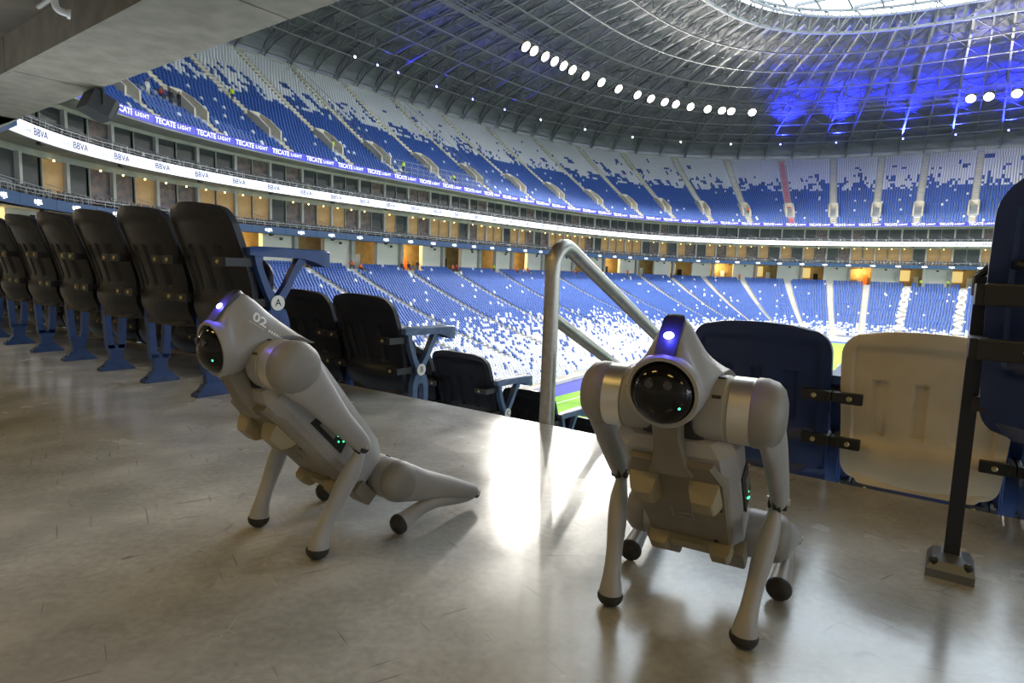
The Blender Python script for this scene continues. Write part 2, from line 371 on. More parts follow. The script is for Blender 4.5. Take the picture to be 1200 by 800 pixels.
mb = MB(); pts = spline([(0, 0, .26), (0, 0, .05), (.03, .024, -.05), (.13, .10, -.08)], 5); mb.tube(pts, .05, 12); mb.build('elbow', M['white_paint'], el, auto=40)
mb = MB(); mb.lathe([(0, .07), (.04, .07)], (.115, .09, -.077), (.78, .62, -.1), 14); mb.build('flange', M['white_paint'], el, auto=40)
# ceiling lamps of the concourse (behind and beside the camera)
for i, (u, v) in enumerate([(-2.6, -1.2), (-1.8, 3.0), (-1.6, 7.0), (-2.6, -6.5)]):
    lp = empty('ceiling_lamp', uv3(u, v, 4.43), math.atan2(.8, .6), ceil)
    MB().bbox((0, 0, .07), (.36, 1.25, .14), .02).build('housing', M['white_paint'], lp); MB().box((0, 0, -.004), (.30, 1.18, .01)).build('diffuser', M['lamp_warm'], lp)
    ld = bpy.data.lights.new('ceiling_lamp_light', 'AREA'); ld.shape = 'RECTANGLE'; ld.size = .3; ld.size_y = 1.2; ld.color = (1, .63, .18); ld.energy = CONC_W
    lo = bpy.data.objects.new('bulb', ld); link(lo, lp); lo.location = (0, 0, -.02)
# loudspeaker under the beam
sp = empty('loudspeaker', uv3(4.50*KS, 12.6*KS, zk(3.5)-.03), math.atan2(.6, -.8)+math.pi); tag(sp, 'black loudspeaker hung under the edge of the concrete beam', 'loudspeaker')
rt = Matrix.Rotation(math.radians(-24), 3, 'X')
mb = MB()
outl = [(-.30, -.24), (.30, -.24), (.33, .16), (.24, .26), (-.24, .26), (-.33, .16)]
vs = [rt @ Vector((x, y, z))+Vector((0, .05, -.30)) for z in (-.2, .2) for x, y in outl]
mb.add(vs, [(5,4,3,2,1,0), (6,7,8,9,10,11)]+[(i, (i+1) % 6, 6+(i+1) % 6, 6+i) for i in range(6)]); mb.build('cabinet', M['speaker'], sp)
mb = MB(); mb.loft([[rt @ Vector((x*k, y+.012*e, z*k))+Vector((0, .05, -.30)) for x, z in ((-.23, -.17), (.23, -.17), (.23, .17), (-.23, .17))] for k, y, e in ((1, .262, 0), (1, .275, 1), (.9, .29, 1))]); mb.build('grill', M['grill'], sp)
mb = MB()
for sx in (-1, 1): mb.bar((sx*.345, .03, -.30), (sx*.345, .03, -.02), .03, .06); mb.bar((sx*.345, .03, -.30), (sx*.30, .03, -.30), .03, .06)
mb.bar((-.36, .03, -.02), (.36, .03, -.02), .06, .03); mb.build('yoke', M['bracket'], sp)

# ------------------------------------------------------------------ the pitch
def ring_poly(a, b, z, n=96, e=NE):
    out = []
    for i in range(n):
        t = 2*math.pi*i/n; u = UC+a*math.copysign(abs(math.cos(t))**(2/e), math.cos(t)); v = b*math.copysign(abs(math.sin(t))**(2/e), math.sin(t)); out.append(uv3(u, v, z))
    return out
Z_P = ROWZ[-1]-.35
pl = MB(); r1 = ring_poly(66, 56, Z_P-.02); pl.add(r1, [tuple(range(len(r1)))]); o = pl.build('pitch_surround', M['carpet_blue']); tag(o, 'blue strip around the grass pitch', kind='structure')
pl = MB(); uvbox(pl, UC-49, UC+47.5, -32, 31.6, Z_P-.1, Z_P+.02); o = pl.build('grass_pitch', M['grass']); tag(o, 'bright green mown grass of the football pitch', kind='structure')
pl = MB()
for (u0, u1, v0, v1) in ((UC-44, UC+44, 29.9, 30.02), (UC-44, UC+44, -30.02, -29.9), (UC-44, UC-43.88, -30, 30), (UC+43.88, UC+44, -30, 30)): uvbox(pl, u0, u1, v0, v1, Z_P+.02, Z_P+.025)
o = pl.build('pitch_line', M['fence_white']); tag(o, 'white touchlines painted on the grass', kind='structure')
hb = empty('pitch_hoarding'); tag(hb, 'white hoardings around the far edge of the pitch', kind='structure')
for i in range(14):
    uvbox(MB(), UC+51.0, UC+51.25, -33+i*4.8, -33+i*4.8+4.7, Z_P-.02, Z_P+.95).build('hoarding_panel', M['fence_white'], hb)
for i in range(12):
    uvbox(MB(), UC-6+i*4.8, UC-6+i*4.8+4.7, 34.3, 34.55, Z_P-.02, Z_P+.9).build('hoarding_panel', M['fence_white'], hb)
for s_ in (UC+46.0,):
    mb = MB()
    for v in (-3.66, 3.66): mb.bar(uv3(s_-2, v, Z_P), uv3(s_-2, v, Z_P+2.44), .12)
    mb.bar(uv3(s_-2, -3.66, Z_P+2.44), uv3(s_-2, 3.66, Z_P+2.44), .12); o = mb.build('goal_frame', M['fence_white']); tag(o, 'white goal frame at the far end of the pitch', 'goal')

# ------------------------------------------------------------------ lower stand
O_ROWA = 3.79
low_px = [354, 405, 473, 529, 583, 645, 700, 750, 786, 824, 870, 921, 971, 1016, 1063, 1129, 1190]
low_aisle = sorted(s_at_px(p, O_ROWA, .3) for p in low_px)
low_aisle = [low_aisle[0]-10.6*k for k in (4, 3, 2, 1) if low_aisle[0]-10.6*k > S_A+4]+low_aisle+[low_aisle[-1]+9.4, low_aisle[-1]+18.8]
lst = empty('lower_stand'); tag(lst, 'stepped concrete terrace of the lower stand around the pitch', kind='structure')
prof = [(O_ROWA+.19+5.5, .02)]
for i, zr in enumerate(ROWZ):
    oo = O_ROWA+.19-TREAD*i-(0.0 if i == 0 else 0.0); prof += [(oo if i else oo, zr), (oo-TREAD, zr)]
prof = [(o_, z_) for o_, z_ in prof]
cut = 1+2*NROW
sweep(MB(), prof[:cut]+[(prof[cut-1][0], Z_P)], S_A, STOT-14, 2.5).build('terrace', M['tread'], lst)
S_LONG = 157.0
sweep(MB(), prof[cut-1:]+[(prof[-1][0], Z_P), (prof[cut-1][0]+.5, Z_P)], 52, S_LONG, 2.5, True).build('front_terrace', M['stair'], lst)
for k, s in enumerate(low_aisle):
    mb = MB(); r0 = 0
    n_r = len(ROWZ) if 60 < s < S_LONG-2 else NROW
    short = abs(s-s_at_px(870, O_ROWA, .3)) < .6
    for i in range(n_r if not short else 17):
        f0 = frame(s, O_ROWA+.19-TREAD*i, ROWZ[i])
        for q, (y0, y1, zz) in enumerate(((0, .4, .02+(RISE[i+1]*.0 if i < n_r-1 else 0)), (.4, .8, .02))):
            mb.add([f0 @ Vector((x, y, z)) for z in (-.05, zz) for x, y in ((-.6, y0), (.6, y0), (.6, y1), (-.6, y1))], [(0,3,2,1),(4,5,6,7),(0,1,5,4),(1,2,6,5),(2,3,7,6),(3,0,4,7)])
        if i: mb.add([f0 @ Vector((x, y, z)) for z in (0, RISE[i]*.5) for x, y in ((-.6, 0), (.6, 0), (.6, .4), (-.6, .4))], [(0,3,2,1),(4,5,6,7),(0,1,5,4),(1,2,6,5),(2,3,7,6),(3,0,4,7)])
    mb.build('aisle_stair', M['stair'], lst)
# lettering climbing two stairs
for p in (1063, 1129):
    s = s_at_px(p, O_ROWA, .3); a = at(s, O_ROWA-TREAD*31, ROWZ[31]+.25); b = at(s, O_ROWA-TREAD*2, ROWZ[2]+.25)
    me = text_mesh('RAYADOS', 1.0, M['letter_white'], .02, .03)
    w = max(v.co.x for v in me.vertices)-min(v.co.x for v in me.vertices); d = (b-a); L_ = d.length; d.normalize()
    P, T, N = curve(s); t3 = Vector((T[0], T[1], 0)); up = t3.cross(d); sc = L_*.98/w
    R = Matrix((d*sc, (-t3)*2.1, d.cross(-t3))).transposed().to_4x4(); R.translation = (a+b)/2+Vector((0, 0, .12))
    ob('stair_lettering', me, lst, R)

# ------------------------------------------------------------------ upper stand
UPN, UP_T, O_U0, Z_U0 = 34, .78, .55, zk(12.0)
UPZ = [Z_U0]
for i in range(1, UPN): UPZ.append(UPZ[-1]+.50+.0042*i)
up_px = [190, 264, 342, 414, 470, 525, 578, 627, 672, 716, 754, 791, 834, 880, 929, 977, 1024, 1072, 1138, 1200]
up_aisle = sorted(s_at_px(p, .1, Z_U0) for p in up_px)
up_aisle = [up_aisle[0]-9.8*k for k in (3, 2, 1)]+up_aisle+[up_aisle[-1]+9, up_aisle[-1]+18]
ust = empty('upper_stand'); tag(ust, 'steep concrete terrace of the upper stand under the roof', kind='structure')
prof = [(.02, zk(11.3)), (.02, zk(12.12)), (.16, zk(12.12)), (.16, Z_U0-.1), (O_U0-.3, Z_U0-.1)]
for i, zr in enumerate(UPZ): oo = O_U0-.3+UP_T*i; prof += [(oo, zr), (oo+UP_T, zr)]
O_UTOP = O_U0-.3+UP_T*UPN; Z_UTOP = UPZ[-1]
sweep(MB(), prof, S_A, STOT-14, 2.0).build('terrace', M['tread'], ust)
sweep(MB(), [(O_UTOP, Z_UTOP-.1), (O_UTOP, Z_UTOP+1.15), (O_UTOP+.3, Z_UTOP+1.15), (O_UTOP+.3, Z_UTOP-1)], S_A, STOT-14, 2.0).build('rim_wall', M['pillar'], ust)
s_pink = s_at_px(929, .1, Z_U0)
for s in up_aisle:
    mb = MB(); pink = abs(s-s_pink) < .3
    for i in range(UPN):
        if 4 <= i < 9: continue
        f0 = frame(s, O_U0-.3+UP_T*i, UPZ[i])
        mb.add([f0 @ Vector((x, -y, z)) for z in (-.05, .03) for x, y in ((-.55, 0), (.55, 0), (.55, UP_T), (-.55, UP_T))], [(0,3,2,1),(4,5,6,7),(0,1,5,4),(1,2,6,5),(2,3,7,6),(3,0,4,7)])
        if i: mb.add([f0 @ Vector((x, -y, z)) for z in (-.3, 0) for x, y in ((-.55, -.38), (.55, -.38), (.55, 0), (-.55, 0))], [(0,3,2,1),(4,5,6,7),(0,1,5,4),(1,2,6,5),(2,3,7,6),(3,0,4,7)])
    mb.build('aisle_stair', M['stair_pink'] if pink else M['stair'], ust)
    # vomitory: two stepped side walls, a head wall and a solid near-black box painting the doorway's shade
    v = empty('vomitory', parent=ust); f0 = frame(s, O_U0-.3+UP_T*4, UPZ[4]); v.matrix_local = f0
    zt = UPZ[9]-UPZ[4]+.95; ln = UP_T*5
    mb = MB()
    for sx in (-1, 1):
        x0, x1 = sx*.75, sx*.98
        sec = [(.1, -.3), (.1, 1.0), (-ln*.5, zt*.72), (-ln, zt), (-ln, 0)]
        vs = [(x, y, z) for x in (x0, x1) for y, z in sec]
        mb.add(vs, [(0,1,2,3,4), (9,8,7,6,5)]+[(i, (i+1) % 5, 5+(i+1) % 5, 5+i) for i in range(5)])
    mb.build('side_wall', M['stair'], v)
    MB().box((0, -ln+.05, zt*.80), (1.5, .2, zt*.42)).build('head_wall', M['stair'], v)
    MB().box((0, -ln-.02, zt*.3), (1.46, .1, zt*.6)).build('doorway', M['recess_shade'], v)
    MB().box((0, -ln*.5, -.02), (1.5, ln, .06)).build('landing', M['stair'], v)

PM = {}
def spx(px, o_, z): return s_at_px(px, o_, z)
P_ = [(412, 0, 'orange', True, 'person in orange sitting at the top of the lower stand under a warm lobby'), (418, 1, 'orange', True, 'second person in orange beside another in the top lower row'),
      (470, 0, 'dark', True, 'person in dark clothes, leftmost of the group in the top lower row'), (479, 0, 'dark', True, 'person in dark clothes in the middle of the group in the top lower row'), (489, 0, 'dark', False, 'person in dark clothes standing at the right of the seated group'),
      (530, 0, 'orange', True, 'person in orange sitting beside a stair of the lower stand'), (536, 0, 'red', True, 'person in red next to the stair of the lower stand'),
      (578, 0, 'hivis', False, 'person in a yellow vest standing by the top lower row'), (606, 0, 'orange', True, 'person in orange left of the handrail bend'), (618, 0, 'red', True, 'person in red nearest the handrail bend'),
      (673, 0, 'orange', True, 'person in orange seen above the sloping handrail'), (736, 0, 'orange', False, 'steward in orange standing in a far lobby opening'), (1080, 0, 'hivis', False, 'steward in a yellow vest at the far top row between two lettered stairs'), (1112, 0, 'hivis', False, 'steward in a yellow vest by the right lettered stair'), (866, 0, 'orange', False, 'steward in orange standing at the head of a far stair')]
P_U = [(172, 7, 'white', False, 'person in white standing near the loudspeaker in the upper stand'), (190, 7, 'red', True, 'person in red sitting in the upper stand rows'), (203, 6, 'dark', False, 'person in dark clothes standing on an upper stand stair'), (209, 6, 'dark', False, 'second person in dark clothes next to the upper stand stair'),
                          (271, 14, 'hivis', False, 'steward in a yellow vest high up among the upper seats'), (390, 4, 'hivis', False, 'steward in a yellow vest by an upper stand doorway'), (472, 2, 'hivis', False, 'steward in a yellow vest at the front rail of the upper stand'), (531, 2, 'hivis', True, 'steward in a yellow vest sitting by the fenced upper block'), (876, 5, 'orange', False, 'steward in orange in a far upper stand doorway')]
PEOPLE = [(spx(px, O_ROWA, .3), O_ROWA-TREAD*r+.05, ROWZ[r], (k, st), lab) for px, r, k, st, lab in P_]
PEOPLE += [(spx(px, O_U0+UP_T*i, UPZ[i]), O_U0+UP_T*i+.1, UPZ[i], (k, st), lab) for px, i, k, st, lab in P_U]
def taken(s, o, z): return any(abs(s-p[0]) < .55 and abs(o-p[1]) < 1.0 for p in PEOPLE if abs(z-p[2]) < 1.2)

# ------------------------------------------------------------------ seats of the two stands
def boxes_mesh(parts):
    vs = []; fs = []
    for (c, d, tilt) in parts:
        r = Matrix.Rotation(tilt, 3, 'X'); b = len(vs); x, y, z = d[0]/2, d[1]/2, d[2]/2
        tz = z*.96
        p = [(-x,-y,-z),(x,-y,-z),(x,y,-z),(-x,y,-z),(-x*.86,-y,z),(x*.86,-y,z),(x*.86,y,z),(-x*.86,y,z),(-x,-y,z*.72),(x,-y,z*.72),(x,y,z*.72),(-x,y,z*.72)]
        vs += [tuple(r @ Vector(q)+Vector(c)) for q in p]
        fs += [tuple(i+b for i in q) for q in [(0,1,9,8),(8,9,5,4),(1,2,10,9),(9,10,6,5),(2,3,11,10),(10,11,7,6),(3,0,8,11),(11,8,4,7),(4,5,6,7)]]
    return np.array(vs), np.array(fs)
SV, SF = boxes_mesh([((0, -.10, .60), (.40, .05, .46), math.radians(12)), ((0, .03, .46), (.37, .09, .34), math.radians(14))])
def row_seats(aisles, o, z, blocked):
    """(s, block, index in the block) of the seats of one row, leaving the stairs free"""
    out = []
    for bi, (a, b) in enumerate(zip(aisles[:-1], aisles[1:])):
        h = .72 if not blocked else 1.12
        s0, s1 = a+h, b-h
        if s1-s0 < .6: continue
        p0, p1 = at(s0, o, 0), at(s1, o, 0); n = int(((p1-p0).length*1.01)/.5)
        for j in range(n):
            q = s0+(s1-s0)*(j+.5)/n
            if not taken(q, o, z): out.append((q, bi, j))
    return out
def hashn(a, b, c=0): return (math.sin(a*12.9898+b*78.233+c*37.719)*43758.5453) % 1.0
def build_seats(name, rows, label, cat_label, near_key, grp, nmax, what, where):
    pos = []                       # (s, o, z, white)
    for r in rows: pos += r
    pos.sort(key=near_key); ones, rest = pos[:nmax], pos[nmax:]; b0 = min(p[5] for p in ones)
    arr = np.array([(p[0], p[1], p[2]) for p in rest]); P, T, N = curve(arr[:, 0]); C = np.concatenate([P+N*arr[:, 1:2], arr[:, 2:3]], 1)
    X = np.concatenate([T, np.zeros((len(T), 1))], 1); Yv = np.concatenate([-N, np.zeros((len(N), 1))], 1)
    V = C[:, None, :]+X[:, None, :]*SV[None, :, 0:1]+Yv[:, None, :]*SV[None, :, 1:2]; V[:, :, 2] += SV[None, :, 2]
    n = len(rest); nv, nf = len(SV), len(SF)
    F = (SF[None]+(np.arange(n)*nv)[:, None, None]).reshape(-1, 4)
    me = bpy.data.meshes.new(name); me.vertices.add(n*nv); me.vertices.foreach_set('co', V.reshape(-1).astype(np.float32))
    me.loops.add(len(F)*4); me.loops.foreach_set('vertex_index', F.reshape(-1).astype(np.int32)); me.polygons.add(len(F))
    me.polygons.foreach_set('loop_start', np.arange(0, len(F)*4, 4, dtype=np.int32))
    me.materials.append(M['seat_blue']); me.materials.append(M['seat_white'])
    me.polygons.foreach_set('material_index', np.repeat(np.array([p[3] for p in rest], dtype=np.int32), nf)); me.update(); me.validate()
    o = ob(name, me); tag(o, label, kind='stuff')
    mb_ = mk('stand_seat', SV, [tuple(map(int, q)) for q in SF], M['seat_blue']); mw_ = mk('stand_seat', SV, [tuple(map(int, q)) for q in SF], M['seat_white'])
    for (s, oo, z, wh, ri, bi, j) in ones:
        c = ob('stand_seat', mw_ if wh else mb_, None, frame(s, oo, z)); tag(c, '%s %s stand seat, %s row %s, %s right of the %s visible stair' % ('white' if wh else 'blue', what, ORD(ri), where, ORD(j), ORD(bi-b0)), 'seat', grp)
rows = []
for i, zr in enumerate(ROWZ):
    oo = O_ROWA-TREAD*i; r = []
    if i >= NROW+11: continue
    for s, bi, j in row_seats(low_aisle, oo, zr, False):
        x, y, z = at(s, oo, zr+.6); qx, qy = cam_px(x, y, z)
        if qx < 60 or qx > 1260 or y < 2 or (i >= NROW and not 54 < s < S_LONG-1): continue
        blk = int(s/1.1); pw = .015+.03*(hashn(blk, int(i/2)) > .9)
        side = max(0, min(1, (170-s)/25.0)); cl = .35*hashn(int(s/2.6), i//2, 3)
        if i > 20: pw += side*min(.88, (i-20)*.055+cl*.4)
        if i > 28: pw += (1-side)*min(.9, (i-28)*.09+cl)
        r.append((s, oo, zr, int(random.random() < pw), i, bi, j))
    rows.append(r)
def nearest(p):
    q = at(p[0], p[1], p[2]+.5); px, py = cam_px(*q)
    return q.length+(200 if (px < 352 or px > 615 or py < 312 or py > 455) else 0)
build_seats('lower_stand_seats', rows, 'thousands of blue and some white folding seats in the lower stand', 'seat', nearest, 'nearest lower stand seats across the stairs',
            180, 'lower', 'down')
rows = []
for i, zr in enumerate(UPZ):
    oo = O_U0+UP_T*i+.25; r = []
    for s, bi, j in row_seats(up_aisle, oo, zr, 3 <= i < 10):
        p = at(s, oo, zr+.6); qx, qy = cam_px(*p)
        if qx < 60 or qx > 1290 or p.y < 2: continue
        blk = hashn(int(s/.56), i//2, 1); blk2 = hashn(int((s+.7)/1.6), i//3, 2)
        if i < 17: w = random.random() < .022
        else:
            t = (i-17)/15.0; w = (blk*.55+blk2*.45) < .44+.55*t**.8
        r.append((s, oo, zr, int(w), i, bi, j))
    rows.append(r)
def nearest_u(p):
    q = at(p[0], p[1], p[2]+.5); px, py = cam_px(*q)
    return q.length+(300 if (px < 165 or px > 420 or py < 60) else 0)
build_seats('upper_stand_seats', rows, 'thousands of blue and white folding seats in the upper stand', 'seat', nearest_u, 'nearest upper stand seats beyond the loudspeaker',
            120, 'upper', 'up')

# ------------------------------------------------------------------ concourse wall and balconies of the bowl
Z1, Z2, Z3 = zk(4.20), zk(8.52), zk(12.12)           # tops of the three fascias
BAY = 4.9
cw = empty('wall_concourse'); tag(cw, 'cream concourse wall with lit lobby openings behind the lower stand', kind='structure')
S_W0 = 23.0; S_V0 = S_W0-3*BAY; nb = int((S_B-S_W0)/BAY)
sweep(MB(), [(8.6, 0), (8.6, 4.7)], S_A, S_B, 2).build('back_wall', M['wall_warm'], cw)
sweep(MB(), [(0, zk(3.5)), (1.4, zk(3.5)), (1.4, 4.5), (8.7, 4.5)], 22.4, STOT-14, 2).build('soffit', M['slab'], cw)
wme = {}
for k in range(nb):
    s = S_W0+BAY*(k+.5); h = hashn(k, 3)
    def panel(x0, x1, m, name, o_, z0, z1, th=.25):
        f0 = frame(s, o_, 0); ds = []
        MB().add([f0 @ Vector((x, -y, z)) for z in (z0, z1) for x, y in ((x0, 0), (x1, 0), (x1, th), (x0, th))], [(0,3,2,1),(4,5,6,7),(0,1,5,4),(1,2,6,5),(2,3,7,6),(3,0,4,7)]).build(name, m, cw)
    if k % 2 == 0:
        panel(-BAY/2+.1, BAY/2-.1, M['wall_cream'], 'wall_panel', 5.0, 0, 4.5)
    else:
        panel(-BAY/2+.2, -.3, M['lobby_glow'] if h > .35 else M['wall_warm'], 'lobby_amber', 7.6, 1.2, 3.7)  # amber back-wall panel, glowing in most openings in place of lit walls
        panel(.5, 1.5, M['recess_shade'] if h > .5 else M['cl_orange'] if h < .12 else M['wall_cream'], 'lobby_door', 7.5, 0, 2.3)
    panel(-BAY/2-.35, -BAY/2+.25, M['pillar'] if k % 2 else M['wall_cream'], 'pillar', 4.4, 0, 4.5, .8)
    if k % 2 == 0: panel(-.25, .25, M['bracket'], 'hanging_sign', 4.3, 3.5, 3.85, .06)
for k in range(1, nb, 6):
    s = S_W0+BAY*(k+.5); ld = bpy.data.lights.new('lobby_amber', 'POINT'); ld.color = (1, .72, .3); ld.energy = 600; ld.shadow_soft_size = .3
    lo = bpy.data.objects.new('lobby_lamp', ld); link(lo, cw); lo.location = at(s, 6.3, 3.2)

def led_run(parent, ztop, zbot, o_, m, seg, kind):
    n = int((S_B-11.0)/seg)
    for k in range(n):
        s0 = 11.0+k*seg
        if kind == 'emblem' and s0 < 20: continue
        bd = sweep(MB(), [(o_, zbot), (o_, ztop), (o_+.18, ztop), (o_+.18, zbot)], s0+.02, s0+seg-.02, seg/3, True).build('led_board', m, parent)
        zc = (ztop+zbot)/2; sm = s0+seg/2
        if kind == 'tecate':
            ob('lettering', T_TEC, bd, board_frame(s0+seg*.27, o_-.03, zc)); ob('lettering', T_LIGHT, bd, board_frame(s0+seg*.72, o_-.03, zc))
        elif kind == 'bbva':
            ob('lettering', T_BBVA, bd, board_frame(s0+seg*.66, o_-.03, zc)); ob('lettering', T_EST, bd, board_frame(s0+seg*.30, o_-.03, zc))
        else:
            ob('emblem', T_EMB, bd, board_frame(sm, o_-.03, zc))
T_TEC = text_mesh('TECATE', .74, M['letter_white'], .004, .012, 0, .95); T_LIGHT = text_mesh('LIGHT', .52, M['letter_white'], .004, .012, 0, 1.25)
T_BBVA = text_mesh('BBVA', .78, M['letter_navy'], .004, .012, 0, 1.0); T_EST = text_mesh('Estadio', .48, M['letter_grey'], .004, 0, 0, 1.0)
mb = MB(); mb.lathe([(0, .17), (.01, .17)], (-.42, 0, 0), (0, 0, 1), 12); mb.box((.12, .12, .005), (.62, .14, .01)); mb.box((.16, -.07, .005), (.70, .16, .01)); mb.box((-.05, -.22, .005), (.4, .05, .01)); T_EMB = mb.mesh('emblem', M['letter_white'])

BSV, BSF = boxes_mesh([((0, -.16, .62), (.42, .06, .5), math.radians(12)), ((0, .06, .42), (.42, .42, .10), 0)])
def suite_level(name, zf, zc, ledm, ztop, zbot, kind, seg, label, lit):
    """balcony floor zf, soffit zc"""
    L = empty(name); tag(L, label, kind='structure')
    led_run(L, ztop, zbot, -.12, ledm, seg, kind)
    sweep(MB(), [(.06, zbot), (.06, ztop-.05), (1.0, ztop-.05), (1.0, zf+.25), (2.0, zf+.25), (2.0, zf+.45), (5.2, zf+.45), (5.2, zbot+.2), (.9, zbot)], S_A+5, STOT-14, 2, True).build('balcony_slab', M['slab'], L)
    sweep(MB(), [(5.0, zf), (5.0, zc+.5)], S_A+5, S_B, 2).build('suite_back', M['recess_shade'], L)
    n = int((S_B-S_V0)/BAY); z0 = zf+.45; hgt = zc-z0-.35
    sweep(MB(), [(3.3, zc-.35), (3.3, zc+.3), (3.6, zc+.3), (3.6, zc-.35)], S_A+5, S_B, 2, True).build('header_beam', M['slab'], L)
    vs = []; mats = [M['glass_dark'], M['glass_warm'], M['glass_red']]
    pane = [mk('pane', [(-BAY/4+.06, 0, 0), (BAY/4-.06, 0, 0), (BAY/4-.06, 0, hgt), (-BAY/4+.06, 0, hgt), (-BAY/4+.06, -.04, 0), (BAY/4-.06, -.04, 0), (BAY/4-.06, -.04, hgt), (-BAY/4+.06, -.04, hgt)], [(0,1,2,3),(5,4,7,6),(0,4,5,1),(1,5,6,2),(2,6,7,3),(3,7,4,0)], m) for m in mats]
    colm = MB().box((0, 0, hgt/2), (.34, .45, hgt+.1)).mesh('column', M['pillar']); mulm = MB().box((0, .02, hgt/2), (.10, .14, hgt)).mesh('mullion', M['mullion'])
    lmp = MB().sphere((0, 0, 0), .09, 8, 5).mesh('downlight', M['lamp_warm'])
    rl = MB(); rl.bar((-BAY/2, 0, .55), (BAY/2, 0, .55), .05); rl.bar((-BAY/2, 0, .3), (BAY/2, 0, .3), .03)
    for x in (-2.1, -1.05, 0, 1.05): rl.bar((x, 0, 0), (x, 0, .55), .04)
    for q in (0, .35): rl.bar((.9, -.1, .75-q), (-.5, -2.6, 1.55-q), .05)
    rl.bar((.9, -.1, 0), (.9, -.1, .78), .05); rl.bar((.2, -1.35, .3), (.2, -1.35, 1.1), .05)
    rlm = rl.mesh('railing', M['rail_grey'])
    for k in range(n):
        s = S_V0+BAY*(k+.5)
        for q in (-1, 1):
            h = hashn(k, q, 5+lit*3)
            if lit: mi = 1 if h < .60 else (2 if h < .82 else 0)
            else: mi = 0 if h < .80 else 2
            ob('pane', pane[mi], L, frame(s+q*BAY/4, 3.5, z0))
            if lit and mi: ob('downlight', lmp, L, frame(s+q*BAY/4-.5, 2.9, zc-.45)); 
        ob('column', colm, L, frame(s-BAY/2, 3.35, z0)); ob('mullion', mulm, L, frame(s, 3.42, z0)); ob('railing', rlm, L, frame(s, .12, ztop-.03))
        if k % 2 == 0 and s > 34: MB().add([frame(s, .2, zbot-.05) @ Vector(v) for v in [(-.25,-.1,-.22),(.25,-.1,-.22),(.25,.2,-.12),(-.25,.2,-.12),(-.25,-.1,0),(.25,-.1,0),(.25,.2,0),(-.25,.2,0)]], [(0,3,2,1),(4,5,6,7),(0,1,5,4),(1,2,6,5),(2,3,7,6),(3,0,4,7)]).build('loudspeaker_box', M['bracket'], L)
    # the black seats: too many and small to tell apart
    P0 = []
    for r, (o_, z_) in enumerate(((.62, ztop-.02), (1.5, zf+.27), (2.45, zf+.47))):
        for s in np.arange(S_V0, S_B, .62):
            if hashn(int(s*2), r) > .07: P0.append((s+.1*hashn(s, r), o_, z_))
    arr = np.array(P0); P, T, N = curve(arr[:, 0]); C = np.concatenate([P+N*arr[:, 1:2], arr[:, 2:3]], 1)
    V = C[:, None, :]+np.concatenate([T, np.zeros((len(T), 1))], 1)[:, None, :]*BSV[None, :, 0:1]+np.concatenate([-N, np.zeros((len(N), 1))], 1)[:, None, :]*BSV[None, :, 1:2]; V[:, :, 2] += BSV[None, :, 2]
    F = (BSF[None]+(np.arange(len(P0))*len(BSV))[:, None, None]).reshape(-1, 4)
    o = ob('balcony_seats', mk('balcony_seats', V.reshape(-1, 3), [tuple(map(int, q)) for q in F], M['balcony_seat']), L); o['kind'] = 'stuff'
    # pale cushions and folded tables
    mb = MB()
    for s in np.arange(S_V0, S_B, 2.3):
        if hashn(s, 9) > .4: f0 = frame(s, .5+.5*hashn(s, 2), ztop+.30); mb.add([f0 @ Vector((x, y, z)) for z in (0, .22) for x, y in ((-.15, -.1), (.15, -.1), (.15, .1), (-.15, .1))], [(0,3,2,1),(4,5,6,7),(0,1,5,4),(1,2,6,5),(2,3,7,6),(3,0,4,7)])
    o = mb.build('seat_cushions', M['fence_white'], L); o['kind'] = 'stuff'
suite_level('suite_level_amber', Z1-.5, zk(7.62), M['led_navy'], Z1, zk(3.50), 'emblem', 5.0, 'lower suite balcony with amber lit windows over the navy display ribbon', 1)
suite_level('suite_level_dark', Z2-.5, zk(11.35), M['led_white'], Z2, zk(7.68), 'bbva', 5.0, 'upper suite balcony with dark windows over the white display ribbon', 0)
tl = empty('display_ribbon'); tag(tl, 'violet display ribbon along the foot of the upper stand', kind='structure')
led_run(tl, Z3, zk(11.42), -.14, M['led_purple'], 5.2, 'tecate')
sweep(MB(), [(.0, zk(11.36)), (5.6, zk(11.36)), (5.6, Z_U0-.1), (.0, Z_U0-.1)], S_A+5, STOT-14, 2, True).build('soffit', M['slab'], tl)

# fence around the away block of the upper stand and the tarpaulin over its lower rows
s_f0, s_f1 = s_at_px(460, .1, Z_U0), s_at_px(575, .1, Z_U0)
fe = empty('block_fence'); tag(fe, 'dark mesh fence closing off blocks of the upper stand', 'fence')
mb = MB()
for s_ in (s_f0, s_f1):
    for i in range(0, UPN, 2): p = at(s_, O_U0+UP_T*i, UPZ[i]); mb.bar(p, p+Vector((0, 0, 2.3)), .06)
    for dz in (1.2, 2.3): mb.bar(at(s_, O_U0, UPZ[0]+dz), at(s_, O_U0+UP_T*(UPN-1), UPZ[-1]+dz), .05)
mb.build('side_rails', M['rail_grey'], fe)
mb = MB()
for s_ in np.arange(s_f0, s_f1, 1.3): p = at(s_, .3, Z_U0); mb.bar(p, p+Vector((0, 0, 2.2)), .05)
n_ = 12
for j in range(n_):
    for dz in (.8, 1.5, 2.2): mb.bar(at(s_f0+(s_f1-s_f0)*j/n_, .3, Z_U0+dz), at(s_f0+(s_f1-s_f0)*(j+1)/n_, .3, Z_U0+dz), .04)
mb.build('front_rails', M['rail_grey'], fe)

